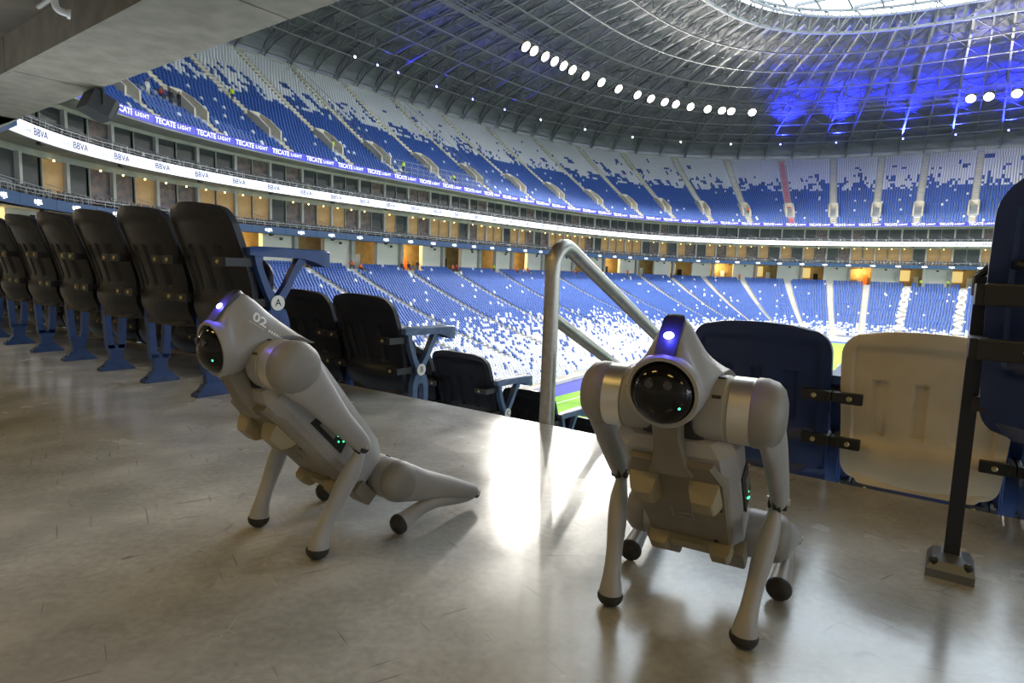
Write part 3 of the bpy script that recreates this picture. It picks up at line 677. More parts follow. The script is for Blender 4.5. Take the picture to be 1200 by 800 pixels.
# ------------------------------------------------------------------ roof
roof = empty('roof'); tag(roof, 'dark steel lattice roof around an oval skylight', kind='structure')
RUC, RA, RB = 72.0*KS, 39.0*KS, 34.0*KS
ZQ = spline([(0, 28.0), (.05, 31.5), (.16, 34.2), (.35, 36.6), (.65, 38.6), (1.0, 39.6)], 6); ZQ = np.array(ZQ); ZQ[:, 1] = EYE+(ZQ[:, 1]-EYE)*KS
def zq(q): return float(np.interp(q, ZQ[:, 0], ZQ[:, 1]))
def rp(s, q, dz=0.0):
    a = at(s, O_UTOP+1.6, 0); th = float(np.interp(s % STOT, _sg, _tg)); ct, st = math.cos(th), math.sin(th)
    b = uv3(RUC+RA*math.copysign(abs(ct)**(2/NE), ct), RB*math.copysign(abs(st)**(2/NE), st), 0)
    p = a.lerp(b, q); p.z = zq(q)+dz; return p
NS = 112; ds = STOT/NS; QS = [0, .03, .06, .11, .18, .27, .37, .48, .60, .72, .84, .93, 1.0]
mb = MB(); vs = [rp(i*ds, q, .5) for i in range(NS) for q in QS]; k = len(QS)
mb.add(vs, [(i*k+j, i*k+j+1, ((i+1) % NS)*k+j+1, ((i+1) % NS)*k+j) for i in range(NS) for j in range(k-1)]); mb.build('roof_deck', M['roof_deck'], roof)
sweep(MB(), [(O_UTOP+2.2, 26), (O_UTOP+2.2, 35)], 0, STOT, 3).build('rim_cladding', M['roof_deck'], roof)
i0, i1 = int(16/ds), int(340/ds)
for i in range(i0, i1+1):
    s = i*ds; mb = MB(); big = i % 2 == 0
    top = [rp(s, q, .3) for q in QS]; bot = [rp(s, q, -(1.3+1.3*math.sin(math.pi*min(1, q*1.4))) if 0 < q < .9 else -1.0) for q in QS]
    for j in range(k-1):
        w = .34 if big else .22
        mb.bar(top[j], top[j+1], w*.8); mb.bar(bot[j], bot[j+1], w)
        mb.bar(top[j], bot[j], w*.5); mb.bar(bot[j], top[j+1], w*.5)
    mb.build('radial_truss', M['truss'], roof)
    # lattice braces to the next truss, in the plane of the lower chords
    mb = MB(); s2 = (i+1)*ds
    for j in range(2, k-2):
        a0, a1 = rp(s, QS[j], -.5), rp(s, QS[j+1], -.5); b0, b1 = rp(s2, QS[j], -.5), rp(s2, QS[j+1], -.5)
        mb.bar(a0, b1 if (i+j) % 2 else b0.lerp(b1, .0), .13); mb.bar(a1, b0, .13) if (i+j) % 2 == 0 else mb.bar(a0, b1, .13)
    mb.build('brace', M['truss'], roof)
for q, w, dz in ((.03, .3, -1), (.11, .22, -2.0), (.18, .22, -2.2), (.27, .22, -2.6), (.37, .24, -2.7), (.48, .24, -2.7), (.60, .24, -2.7), (.72, .24, -2.4), (.84, .24, -1.8)):
    mb = MB()
    for i in range(i0, i1): mb.bar(rp(i*ds, q, dz), rp((i+1)*ds, q, dz), w)
    mb.build('ring_beam', M['truss'], roof)
for i in range(i0, i1, 2):
    p = at(i*ds, O_UTOP+1.2, Z_UTOP); MB().tube([p-Vector((0, 0, 2)), p+Vector((0, 0, 5.2))], .42, 10).build('rim_column', M['truss'], roof)
# compression ring around the skylight
mb = MB(); n = 84
def rg(i, sc, z):
    t = 2*math.pi*i/n; ct, st = math.cos(t), math.sin(t); return uv3(RUC+(RA+sc)*math.copysign(abs(ct)**(2/NE), ct), (RB+sc)*math.copysign(abs(st)**(2/NE), st), z)
for i in range(n):
    a, b, c, d = rg(i, .5, zk(37.9)), rg(i+1, .5, zk(37.9)), rg(i, -.3, zk(40.9)), rg(i+1, -.3, zk(40.9)); e, f = rg(i, -3.0, zk(39.0)), rg(i+1, -3.0, zk(39.0))
    mb.bar(a, b, .42); mb.bar(c, d, .36); mb.bar(e, f, .34); mb.bar(a, c, .16); mb.bar(a, d if i % 2 else c, .16); mb.bar(b if i % 2 == 0 else a, c if i % 2 == 0 else d, .16); mb.bar(a, e, .16); mb.bar(e, c, .14)
mb.build('ring_truss', M['truss_light'], roof)
for i in range(-7, 8):
    u = RUC+i*6.1; w = RB*max(0, 1-abs(i*6.1/RA)**NE)**(1/NE)
    if w > 1: MB().bar(uv3(u, -w, zk(41.4)), uv3(u, w, zk(41.4)), .34, .5).build('skylight_bar', M['truss_light'], roof)
for i in range(-8, 9):
    v = i*4.6; w = RA*max(0, 1-abs(v/RB)**NE)**(1/NE)
    if w > 1: MB().bar(uv3(RUC-w, v, zk(41.2)), uv3(RUC+w, v, zk(41.2)), .24, .4).build('skylight_bar', M['truss_light'], roof)
# catwalk with floodlights
def s_px_ring(px, py, o_):
    best = None
    for s in np.arange(46, 312, .5):
        p = at(s, o_, Z_C); d = abs(cam_px(*p)[0]-px)
        if best is None or d < best[0]: best = (d, float(s))
    return best[1]
O_C = -3.5
Z_C = zk(33.2)
cwk = MB()
for s in np.arange(70, 296, 2.5):
    for a, b in ((.5, 0), (-.5, 0), (.5, 1.1), (-.5, 1.1)): cwk.bar(at(s, O_C+a, Z_C+b+.5), at(s+2.5, O_C+a, Z_C+b+.5), .09)
    for a in (.5, -.5): cwk.bar(at(s, O_C+a, Z_C+.5), at(s, O_C+a, Z_C+1.6), .06)
cwk.build('catwalk', M['truss'], roof)
for s in np.arange(72.5, 295, 5): MB().bar(at(s, O_C, Z_C+1.5), at(s, O_C, zk(37.4)), .07).build('hanger', M['truss'], roof)
house = MB(); house.bbox((0, -.2, 0), (1.75, .4, 1.75), .08); house = house.mesh('housing', M['bracket'])
glass = MB().lathe([(0, .82), (.06, .86), (.12, .70), (.15, .25)], (0, .01, 0), (0, 1, 0), 20).mesh('lamp_glass', M['flood'])  # glass oversized so the glowing disc includes the lamp's glare
yoke = MB(); yoke.bar((-.95, -.2, 0), (-.95, -.2, 1.0), .08); yoke.bar((.95, -.2, 0), (.95, -.2, 1.0), .08); yoke.bar((-.95, -.2, 1.0), (.95, -.2, 1.0), .08); yoke = yoke.mesh('yoke', M['truss'])
flood_px = [614, 624, 637, 648, 659, 669, 685, 703, 724, 745, 762, 778, 790, 808, 828, 845, 857, 882, 1137, 1160, 1193]
for idx, px in enumerate(flood_px):
    s = s_px_ring(px, 0, O_C); R = frame(s, O_C-.3, Z_C) @ Matrix.Rotation(math.radians(-40), 4, 'X')
    e = empty('floodlight'); e.matrix_world = R
    tag(e, '%s glowing floodlight from the left in the row on the roof catwalk' % ORD(idx) if px < 1000 else '%s floodlight of the small cluster at the far right of the roof' % ORD(idx-18), 'floodlight', 'roof floodlights')
    ob('housing', house, e); ob('lamp_glass', glass, e); ob('yoke', yoke, e)
    if idx % 2 == 0:
        ld = bpy.data.lights.new('flood', 'SPOT'); ld.energy = FLOOD_W*2; ld.color = (1, .95, .86); ld.spot_size = math.radians(150); ld.spot_blend = .6; ld.shadow_soft_size = .6; ld.specular_factor = .3
        lo = bpy.data.objects.new('flood_lamp', ld); link(lo, e); lo.matrix_local = Matrix.Translation((0, .25, 0)) @ Matrix.Rotation(math.radians(90), 4, 'X')
# small spots along the roof foot
can = MB().lathe([(-.35, .14), (-.3, .22), (0, .24)], (0, 0, 0), (0, 1, 0), 12).mesh('can', M['bracket'])
sb = MB().lathe([(0, .2), (.06, .2), (.1, .1)], (0, 0, 0), (0, 1, 0), 12).mesh('lamp_glass', M['spot_blue']); sw = MB().lathe([(0, .2), (.06, .2), (.1, .1)], (0, 0, 0), (0, 1, 0), 12).mesh('lamp_glass', M['spot_white'])
for idx, (px, c) in enumerate([(416, 1), (442, 0), (467, 0), (512, 0), (554, 0), (591, 0), (633, 1), (685, 1), (740, 1), (797, 1), (855, 1), (915, 0), (980, 0), (1058, 0), (1120, 0), (1183, 0)]):
    best = min(((abs(cam_px(*at(s, 20.6, zk(31.2)))[0]-px), float(s)) for s in np.arange(46, 312, .5)))
    e = empty('roof_spotlight'); e.matrix_world = frame(best[1], 20.6, zk(31.2)); 
    tag(e, '%s spotlight from the left along the foot of the roof, glowing ' % ORD(idx)+('white' if c else 'blue'), 'spotlight', ('white' if c else 'blue')+' roof spotlights')
    ob('can', can, e); ob('lamp_glass', sw if c else sb, e); mb = MB(); mb.bar((0, -.15, .2), (0, -.15, 1.6), .07); mb.build('stem', M['truss'], e)
    if not c:
        ld = bpy.data.lights.new('blue_wash', 'SPOT'); ld.energy = 150000 if px > 900 else 8000; ld.color = (.012, .018, 1); ld.spot_size = math.radians(58); ld.spot_blend = 1.0; ld.shadow_soft_size = .4; ld.specular_factor = .2
        lo = bpy.data.objects.new('blue_lamp', ld); link(lo, e); lo.matrix_local = Matrix.Translation((0, 1.2, .2)) @ Matrix.Rotation(math.radians(90+20), 4, 'X')

# ------------------------------------------------------------------ handrail in the stairway
hr = empty('handrail', loc(2.17, 1.335)); hr.rotation_euler = (0, 0, RZ); tag(hr, 'bent grey steel tube handrail standing at the head of the stairs', 'handrail')
sl = .43; H1 = .735; L_ = 3.1
pth = [(0, 0, -.37), (0, 0, .35), (0, 0, H1-.13)]
for a in range(1, 7):
    g = math.radians(a/6*113); pth.append((0, .095*(1-math.cos(g)), H1-.11+.10*math.sin(g)))
e = pth[-1]; pth += [(0, e[1]+.3, e[2]-.3*sl), (0, e[1]+L_, e[2]-L_*sl)]
MB().tube(pth, .0315, 20).build('top_rail', M['steel'], hr, auto=50)
z0 = .44; MB().tube([(0, 0, z0+.0), (0, L_+.05, z0-(L_+.05)*sl)], .026, 16).build('mid_rail', M['steel'], hr, auto=50)
for y in (1.55, 3.05): MB().tube([(0, y, H1-.04-(y-.1)*sl), (0, y, -(y/.8)*.37-.37)], .0225, 12).build('post', M['steel'], hr, auto=50)
MB().lathe([(0, .06), (.008, .06), (.012, .034)], (0, 0, -.37), (0, 0, 1), 18).build('base_flange', M['steel'], hr)

# ------------------------------------------------------------------ stadium chairs (local: x along row, y towards the pitch, origin on the floor)
YB = -.125
W_, ZB, ZT = .465, .315, .845
def back_mesh(m, name='backrest'):
    nx, nz = 45, 52; vs = []; fs = []
    def half(zf):            # half width with rounded top and bottom corners
        w = W_/2*(.93+.07*min(1, zf*1.6))
        r, z = .085, zf*(ZT-ZB)
        d = (ZT-ZB)-z
        if d < r: w -= r-math.sqrt(max(0, r*r-(r-d)**2))
        rb = .06
        if z < rb: w -= (rb-math.sqrt(max(0, rb*rb-(rb-z)**2)))*.8
        return w
    def cy_(zf, xf):         # recline and wrap of the shell
        return YB+.055-.155*zf**1.25+.035*zf*zf*0+.040*(xf*xf)+.028*math.exp(-((zf-.16)/.13)**2)*-1
    def relief(x, z, zf, w):
        e = min(w-abs(x), (ZT-z)*.62); d = 0.0
        t = (e-.030)/.010; d += .014*max(0, min(1, t)) if zf > .30 else .014*max(0, min(1, t))*max(0, min(1, (zf-.24)/.05))
        for sx in (-.115, -.005, .105):
            ex = .0165-abs(x-sx+.0*z); ez = min(z-.495, .675-z)
            if ex > -.004 and ez > -.004: d += .016*max(0, min(1, (min(ex, ez)+.004)/.006))
        return d
    for side in (0, 1):
        for j in range(nz+1):
            zf = j/nz; z = ZB+(ZT-ZB)*zf; w = half(zf)
            crown = -.012
            for i in range(nx+1):
                xf = -1+2*i/nx; x = xf*w; zz = z+crown*(xf*xf)*max(0, zf-.5)*2
                y = cy_(zf, xf)
                if side == 0: y += -.014+relief(x, z, zf, w)         # rear face
                else: y += .014
                vs.append((x, y, zz))
    n1 = (nx+1)*(nz+1)
    for j in range(nz):
        for i in range(nx):
            a = j*(nx+1)+i; fs.append((a, a+1, a+nx+2, a+nx+1)); b = n1+a; fs.append((b, b+nx+1, b+nx+2, b+1))
    for i in range(nx):
        a = i; fs.append((a, n1+a, n1+a+1, a+1)); a = nz*(nx+1)+i; fs.append((a, a+1, n1+a+1, n1+a))
    for j in range(nz):
        a = j*(nx+1); b = a+nx+1; fs.append((a, b, n1+b, n1+a)); a = j*(nx+1)+nx; b = a+nx+1; fs.append((a, n1+a, n1+b, b))
    me = mk(name, vs, fs, m, True); MB().fixn(me)
    bm = bmesh.new(); bm.from_mesh(me)
    for e in bm.edges:
        if len(e.link_faces) == 2 and e.calc_face_angle(0) > math.radians(40): e.smooth = False
    bm.to_mesh(me); bm.free(); return me
def seat_mesh(m):
    mb = MB(); secs = []
    for t in np.linspace(0, 1, 12):
        z = .315+.31*t; y = YB+.055+.085*t+.03*math.sin(math.pi*t); w = .205*(1-.25*max(0, (t-.8)/.2)**2)*(1-.2*max(0, (.12-t)/.12)); th = .030*(1-.45*t)
        secs.append([(w*math.cos(g) if abs(math.cos(g)) > .2 else w*math.cos(g), y+th*math.copysign(abs(math.sin(g))**.5, math.sin(g)), z) for g in np.linspace(0, 2*math.pi, 24, endpoint=False)])
        secs[-1] = [(math.copysign(abs(x/w)**.45, x)*w if w else 0, y_, z_) for x, y_, z_ in secs[-1]]
    mb.loft(secs); return mb.mesh('seat', m, auto=50)
def flatbar(mb, pts, w, t):
    """bar of thickness t (x) and width w (in the y-z plane) through (y, z, width) points"""
    P = [Vector((0, p[0], p[1])) for p in pts]; secs = []
    for i, p in enumerate(P):
        d = (P[min(i+1, len(P)-1)]-P[max(i-1, 0)]).normalized(); nrm = Vector((0, -d.z, d.y)); ww = (pts[i][2] if len(pts[i]) > 2 else w)/2
        secs.append([p+nrm*ww+Vector((t/2, 0, 0)), p+nrm*ww-Vector((t/2, 0, 0)), p-nrm*ww-Vector((t/2, 0, 0)), p-nrm*ww+Vector((t/2, 0, 0))])
    return mb.loft(secs)
def leg_mesh(m, upper=True):
    mb = MB()
    flatbar(mb, spline([(0, .0, .090), (0, .05, .064), (0, .11, .074), (0, .14, .086)], 4), .06, .034)
    flatbar(mb, spline([(-.026, .12, .040), (-.033, .18, .034), (-.038, .27, .032), (-.040, .36, .036), (-.020, .42, .040)], 4), .03, .034)
    flatbar(mb, spline([(.026, .12, .040), (.033, .18, .034), (.038, .27, .032), (.040, .36, .036), (.020, .42, .040)], 4), .03, .034)
    if upper:
        flatbar(mb, spline([(.0, .38, .085), (.0, .43, .060), (-.005, .47, .055)], 4), .05, .032)
        flatbar(mb, spline([(-.010, .45, .034), (-.045, .52, .028), (-.075, .60, .026), (-.085, .655, .03)], 4), .03, .032)
        flatbar(mb, spline([(.0, .45, .036), (.045, .51, .030), (.085, .58, .030), (.12, .63, .036), (.145, .655, .04)], 4), .03, .032)
    return mb.mesh('leg', m, auto=45)
def foot_mesh(m):
    mb = MB(); secs = []
    for z, l, w in ((0, .085, .028), (.012, .085, .028), (.03, .06, .022), (.055, .042, .017)):
        secs.append([(x*w, y*l, z) for x, y in ((1, 1), (-1, 1), (-1, -1), (1, -1))])
    mb.loft(secs); return mb.mesh('foot_plate', m, auto=40)
def arm_mesh(m):
    mb = MB(); secs = []
    for y, w, zt, zb in ((-.12, .022, .674, .645), (-.08, .027, .680, .640), (.02, .030, .680, .640), (.12, .032, .678, .638), (.17, .040, .678, .624), (.215, .044, .678, .606), (.245, .038, .674, .604), (.256, .024, .668, .612)):
        secs.append([(w, y, zt-.006), (w*.8, y, zt), (-w*.8, y, zt), (-w, y, zt-.006), (-w, y, zb), (w, y, zb)])
    mb.loft(secs); return mb.mesh('armrest', m, auto=40)
BR = {}
def bracket_mesh():
    mb = MB(); mb.bbox((0, -.012, 0), (.075, .026, .036), .004); mb.box((.044, .055, 0), (.012, .155, .032)); return mb.mesh('bracket', M['bracket'])
bolt_me = MB().lathe([(0, .0085), (.004, .0085), (.007, .005)], (0, 0, 0), (0, -1, 0), 8).mesh('bolt', M['bolt'])
brk_me = bracket_mesh()
leg_me = leg_mesh(M['iron_blue']); foot_me = foot_mesh(M['iron_blue']); arm_me = arm_mesh(M['iron_blue'])
arm_pale = arm_mesh(M['iron_pale']); leg_pale = leg_mesh(M['iron_pale'])
back_d, seat_d = back_mesh(M['seat_dark']), seat_mesh(M['seat_dark'])
back_n, seat_n = back_mesh(M['seat_navy']), seat_mesh(M['seat_navy'])
back_c, seat_c = back_mesh(M['seat_cream']), seat_mesh(M['seat_cream'])
disc_me = MB().lathe([(0, .031), (.004, .031)], (0, 0, 0), (1, 0, 0), 24).mesh('row_badge', M['badge'])
fbolt = MB().lathe([(0, .009), (.012, .009), (.018, .005)], (0, 0, .012), (0, 0, 1), 8).mesh('anchor_bolt', M['bracket'])
PITCHX = .493
def standard(c, x, pale=False, badge=None):
    l = ob('leg', leg_pale if pale else leg_me, c); l.location = (x, 0, 0)
    f_ = ob('foot_plate', foot_me, c); f_.location = (x, 0, 0)
    for y in (-.065, .065): b = ob('anchor_bolt', fbolt, f_); b.location = (0, y, 0)
    a = ob('armrest', arm_pale if pale else arm_me, c); a.location = (x, 0, 0)
    if badge:
        d = ob('row_badge', disc_me, c); d.location = (x+.018, .0, .455)
        t = text_mesh(badge, .042, M['ink'], .0004); tt = ob('letter', t, d); tt.matrix_local = Matrix(((0, 0, 1, .0052), (1, 0, 0, 0), (0, 1, 0, 0), (0, 0, 0, 1)))
def chair(u, v, z, bk, st, label, group=None, left=True, right=False, badge=None, pale=False, rz=0.0, brackets=(1, -1)):
    c = empty('stadium_chair', loc(u, v, z), RZ+rz); tag(c, label, 'chair', group)
    ob('backrest', bk, c); ob('seat', st, c)
    if left: standard(c, -PITCHX/2)
    if right: standard(c, PITCHX/2, pale, badge)
    for sx in brackets:
        for zz, yy in ((.615, -.055), (.455, .0)):
            b = ob('bracket', brk_me, c); b.location = (sx*(PITCHX/2-.052), YB+yy-.006, zz); b.scale = (sx, 1, 1)
            q = ob('bolt', bolt_me, b); q.location = (.0, -.025, 0)
    return c
ordin = ['first', 'second', 'third', 'fourth', 'fifth', 'sixth', 'seventh', 'eighth', 'ninth', 'tenth', 'eleventh', 'twelfth', 'thirteenth', 'fourteenth', 'fifteenth', 'sixteenth']
V_L = 2.262
for k in range(10):
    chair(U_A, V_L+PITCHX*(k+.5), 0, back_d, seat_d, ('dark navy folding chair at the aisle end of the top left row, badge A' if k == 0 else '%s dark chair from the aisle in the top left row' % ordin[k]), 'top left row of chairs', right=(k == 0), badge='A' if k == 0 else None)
names = 'BCDEFG'
for i in range(1, 7):
    for k in range((16, 9, 6, 4, 4, 3)[i-1]):
        lab = ('dark chair at the aisle end of the %s row down, left of the stairs' % ordin[i-1]) if k == 0 else '%s dark chair from the stairs in the %s row down on the left' % (ordin[k], ordin[i-1])
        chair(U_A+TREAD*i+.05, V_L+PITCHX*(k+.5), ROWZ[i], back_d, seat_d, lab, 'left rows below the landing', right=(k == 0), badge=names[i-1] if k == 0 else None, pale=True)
V_R = .785
for i in range(1, 5):
    for k in range((4, 3, 3, 2)[i-1]):
        bk, st = (back_n, seat_n)
        if i == 1 and k == 0: lab = 'navy blue folding chair behind the right robot dog beside the cream chair'
        elif i == 1 and k == 1: lab = 'cream white folding chair at the edge of the landing'; bk, st = back_c, seat_c
        else: lab = '%s navy chair from the stairs in the %s row down on the right' % (ordin[k], ordin[i-1])
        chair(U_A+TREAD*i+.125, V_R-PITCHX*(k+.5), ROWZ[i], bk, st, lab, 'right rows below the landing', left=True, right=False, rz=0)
# the chair on a square post at the right edge, top row
c = empty('stadium_chair', loc(1.53-YB, -.285, 0), RZ); tag(c, 'dark chair on a square post cut by the right edge of the picture', 'chair')
ob('backrest', back_n, c); ob('seat', seat_n, c)
px, py = -.235, .085+YB
MB().box((px, py, .325), (.028, .030, .63)).build('post', M['seat_dark'], c)
fb = MB(); fb.loft([[(px+x*w, py+y*l, z) for x, y in ((1, 1), (-1, 1), (-1, -1), (1, -1))] for z, w, l in ((0, .043, .055), (.018, .043, .055), (.035, .034, .046), (.045, .018, .018))]); fb.build('foot_box', M['foot_grey'], c)
for sx in (-1, 1): q = MB().lathe([(0, .009), (.014, .009), (.02, .005)], (px+sx*.03, py-.042, .022), (0, 0, 1), 8).build('anchor_bolt', M['bracket'], c)
for zz, yy in ((.605, YB-.062), (.500, YB-.035)):
    b = MB().bbox((px+.050, yy-.008, zz), (.105, .022, .042), .004).build('bracket', M['bracket'], c)
    q = ob('bolt', bolt_me, b); q.location = (px+.075, yy-.019, zz)
    MB().box((px, (yy+py)/2, zz), (.030, py-yy+.02, .040)).build('clamp', M['bracket'], c)
MB().tube([(px-.01, py, .60), (px-.01, py, .640), (px+.01, py-.01, .660), (px+.05, YB-.03, .662), (px+.09, YB-.05, .655)], .009, 8).build('arm_loop', M['bracket'], c)
MB().box((px+.028, py-.03, .38), (.05, .02, .03)).build('seat_link', M['bracket'], c)
standard(c, PITCHX/2)

# ------------------------------------------------------------------ robot dogs (local: x forward, y left, z up, origin between the front feet)
EB1 = Vector((.68, 0, .733)).normalized(); EB3 = Vector((-EB1.z, 0, EB1.x)); REAR = Vector((-.205, 0, .125))
def bp(d, y, h): return REAR+EB1*d+EB3*h+Vector((0, y, 0))
def side_loft(prof):
    """head section: (x, zb, zt, hw, tw) -> closed loop"""
    x, zb, zt, hw, tw, lean = prof; pts = []
    qs = [0, .05, .14, .26, .40, .55, .70, .83, .92, .975, 1.0]
    def wd(q):
        if q <= .40: return hw*math.sin(math.pi/2*min(1, (q+.012)/.40))**.55
        if q < .92: return hw+(tw-hw)*((q-.40)/.52)**.95
        return tw*math.sqrt(max(0, 1-((q-.92)/.08)**2))
    R = [(x+lean*(q-.5), wd(q), zb+(zt-zb)*q) for q in qs]
    return [Vector(p) for p in R]+[Vector((p[0], -p[1], p[2])) for p in reversed(R[1:-1])]
def circ_sec(xc, zc, r, lean):
    qs = [0, .05, .14, .26, .40, .55, .70, .83, .92, .975, 1.0]
    R = [(xc+lean*(q-.5), r*math.sqrt(max(0, 1-(2*q-1)**2)), zc-r+2*r*q) for q in qs]
    return [Vector(p) for p in R]+[Vector((p[0], -p[1], p[2])) for p in reversed(R[1:-1])]
def hexsec(d, w, wb, top, tw, bot, mid=.0):
    return [bp(d, y, h) for y, h in ((wb, bot), (w, bot+.020), (w, mid), (w*.93, mid+.022), (tw, top), (0, top+.004), (-tw, top), (-w*.93, mid+.022), (-w, mid), (-w, bot+.020), (-wb, bot), (0, bot))]
def leg_tube(pts, name, m, parent, k=16):
    """pts: x, y, z, in-plane radius, lateral radius"""
    S = spline(pts, 6); P = [Vector(p[:3]) for p in S]; secs = []
    for i, p in enumerate(P):
        d = (P[min(i+1, len(P)-1)]-P[max(i-1, 0)]).normalized(); lat = Vector((0, 1, 0)); a = lat.cross(d).normalized(); lat = d.cross(a)
        secs.append([p+a*math.cos(g)*S[i][3]+lat*math.sin(g)*S[i][4] for g in np.linspace(0, 2*math.pi, k, endpoint=False)])
    return MB().loft(secs).build(name, m, parent, auto=60)
def subsurf(o, lv=2):
    md = o.modifiers.new('smooth', 'SUBSURF'); md.levels = lv; md.render_levels = lv; return o
def robot(name, pos, heading, label, number):
    R = empty(name, pos, heading); tag(R, label, 'robot', 'robot dogs')
    # torso
    secs = [hexsec(.020, .070, .050, .030, .040, -.045), hexsec(.034, .086, .066, .045, .055, -.062), hexsec(.06, .090, .070, .055, .060, -.070), hexsec(.17, .094, .074, .066, .062, -.072), hexsec(.29, .097, .077, .080, .058, -.073), hexsec(.355, .097, .075, .086, .052, -.070), hexsec(.372, .085, .06, .075, .04, -.055)]
    MB().loft(secs).build('torso', M['plastic'], R, auto=28)
    mb = MB(); pl_ = [(.060, .074), (.060, -.074), (.30, -.083), (.345, -.066), (.345, .066), (.30, .083)]
    mb.loft([[bp(d, y*k_, h) for d, y in pl_] for h, k_ in ((-.060, 1.02), (-.078, 1), (-.084, .95))]); be = mb.build('belly_plate', M['plastic_belly'], R, auto=25)
    for y, d in ((.088, .22), (.088, .26), (-.088, .22), (.070, .10), (.07, .29), (-.07, .29)):
        MB().lathe([(0, .0045), (.002, .0045)], bp(d, math.copysign(abs(y)-.02, y), -.0835), -EB3, 8).build('screw', M['robot_black'], be)
    for sy in (-1, 1):                       # wedge pads on the chest
        mb = MB(); mb.loft([[bp(.272+dd*l, sy*.050+yy*w, h) for dd, yy in ((-1, -1), (-1, 1), (1, 1), (1, -1))] for h, l, w in ((-.078, .034, .025), (-.097, .029, .022), (-.112, .019, .018), (-.115, .016, .015))]); mb.build('chest_pad', M['plastic_tan'], R, auto=30)
    mb = MB(); mb.loft([[bp(.078+dd, yy, h) for dd, yy in ((-.014, -.07), (.014, -.07), (.014, .07), (-.014, .07))] for h in (-.076, -.096)]); mb.build('belly_bar', M['plastic_tan'], R)
    for sy in (-1, 1):
        mb = MB(); mb.loft([[bp(.074+dd*l, sy*.056+yy*l, h) for dd, yy in ((-1, -1), (-1, 1), (1, 1), (1, -1))] for h, l in ((-.076, .020), (-.100, .018), (-.108, .013))]); mb.build('belly_stud', M['plastic_tan'], R, auto=30)
    mb = MB(); 
    for a, b in (((.17, -.018), (.205, -.018)), ((.17, .018), (.205, .018)), ((.168, -.02), (.168, .02)), ((.207, -.02), (.207, .02)), ((.185, -.012), (.185, .012))): mb.bar(bp(a[0], a[1], -.0845), bp(b[0], b[1], -.0845), .003)
    mb.build('belly_emblem', M['plastic_dark'], R)
    for sy in (-1, 1):                       # side ports with status lights
        mb = MB(); mb.loft([[bp(dd, sy*yy, hh+(.018 if hh > 0 else -.018)*0) for dd, hh in ((.15, -.040), (.26, -.040), (.25, .004), (.16, .004))] for yy in (.085, .0985)]); pt = mb.build('side_port', M['robot_black'], R)
        for j in range(4): MB().sphere(bp(.165+.010*j, sy*.0995, -.018-(j % 2)*.008), .0016, 8, 5).build('status_light', M['led_green'], pt)
        mb = MB(); mb.loft([[bp(dd, sy*yy, hh) for dd, hh in ((.19, -.030), (.24, -.030), (.235, -.006), (.195, -.006))] for yy in (.097, .101)]); mb.build('port_cover', M['plastic_dark'], pt)
    # red lettering strip down the back
    MB().add([bp(d, y, .0665+(d-.17)*.115+.0045) for d, y in ((.10, .030), (.22, .030), (.22, .044), (.10, .044))], [(0, 1, 2, 3)]).build('back_stripe', M['decal_red'], R)
    # tail end block
    MB().bbox(REAR+EB1*(.012)+EB3*(.0), (.05, .10, .07), .012, Matrix((EB1, Vector((0, 1, 0)), EB3)).transposed()).build('rear_block', M['robot_black'], R, auto=40)
    for sy in (-1, 1): MB().bbox(REAR+EB1*(.018)+EB3*(-.062)+Vector((0, sy*.062, 0)), (.06, .062, .034), .006, Matrix((EB1, Vector((0, 1, 0)), EB3)).transposed()).build('rear_cover', M['plastic_belly'], R, auto=40)
    # head
    S = [circ_sec(.150, .4475, .0540, .016), circ_sec(.143, .4475, .0575, .016), side_loft((.128, .390, .537, .059, .020, .004)), side_loft((.104, .398, .5575, .062, .021, -.004)), side_loft((.080, .418, .545, .064, .023, -.004)), side_loft((.050, .440, .519, .066, .026, 0)), side_loft((.015, .458, .490, .070, .032, 0)), side_loft((-.025, .450, .460, .074, .034, 0))]
    F = spline([[c for p in q for c in p] for q in S[1:]], 5); F = [S[0]]+[[Vector(f[i:i+3]) for i in range(0, len(f), 3)] for f in F]
    MBH = MB().loft(F); hd = MBH.build('head_shell', M['plastic'], R, auto=60)
    cr = MB(); cr.lathe([(-.006, .0575), (.004, .0572), (.010, .0545), (.010, .049), (-.004, .048)], (.150, 0, .4475), (1, 0, -.15), 36); cr.build('visor_collar', M['plastic'], R, auto=50)
    vz = MB(); vz.sphere((.1475, 0, .4465), (.034, .0495, .0495), 30, 18, (1, 0, 0)); vi = vz.build('visor', M['visor'], R, smooth=True)
    mb = MB(); mb.lathe([(0, .0506), (.0015, .0512), (.003, .0506)], (.1485, 0, .4465), (1, 0, 0), 36); mb.build('visor_seam', M['robot_black'], vi)
    for y, z in ((.014, .462), (-.014, .462)): MB().lathe([(0, .007), (.004, .007), (.005, .004)], (.1765, y, z), (1, 0, 0), 14).build('camera_lens', M['lens'], vi)
    MB().sphere((.1700, .030, .4285), .0022, 8, 5).build('status_light', M['led_green'], vi)
    for y, z, r in ((-.018, .415, .004), (.0, .411, .003)): MB().sphere((.1655, y, z), r, 8, 5).build('sensor', M['steel'], vi)
    # strip with the blue light along the forehead
    mb = MB(); rdg = [(.1570, .5010), (.146, .5165), (.128, .5385), (.113, .5540), (.104, .5590), (.096, .5585)]; lo_ = []
    for j, (x, z) in enumerate(rdg):
        w = (.0155, .0155, .0165, .0165, .013, .006)[j]; lo_.append([Vector((x+.003, y, z+.0028-abs(y/.0165)**2*.0022)) for y in (-w, -w*.5, 0, w*.5, w)])
    fs = [(j*5+i, j*5+i+1, (j+1)*5+i+1, (j+1)*5+i) for j in range(len(rdg)-1) for i in range(4)]
    vs = [p for q in lo_ for p in q]; nv = len(vs); dn = [p-Vector((.006, 0, .007)) for p in vs]
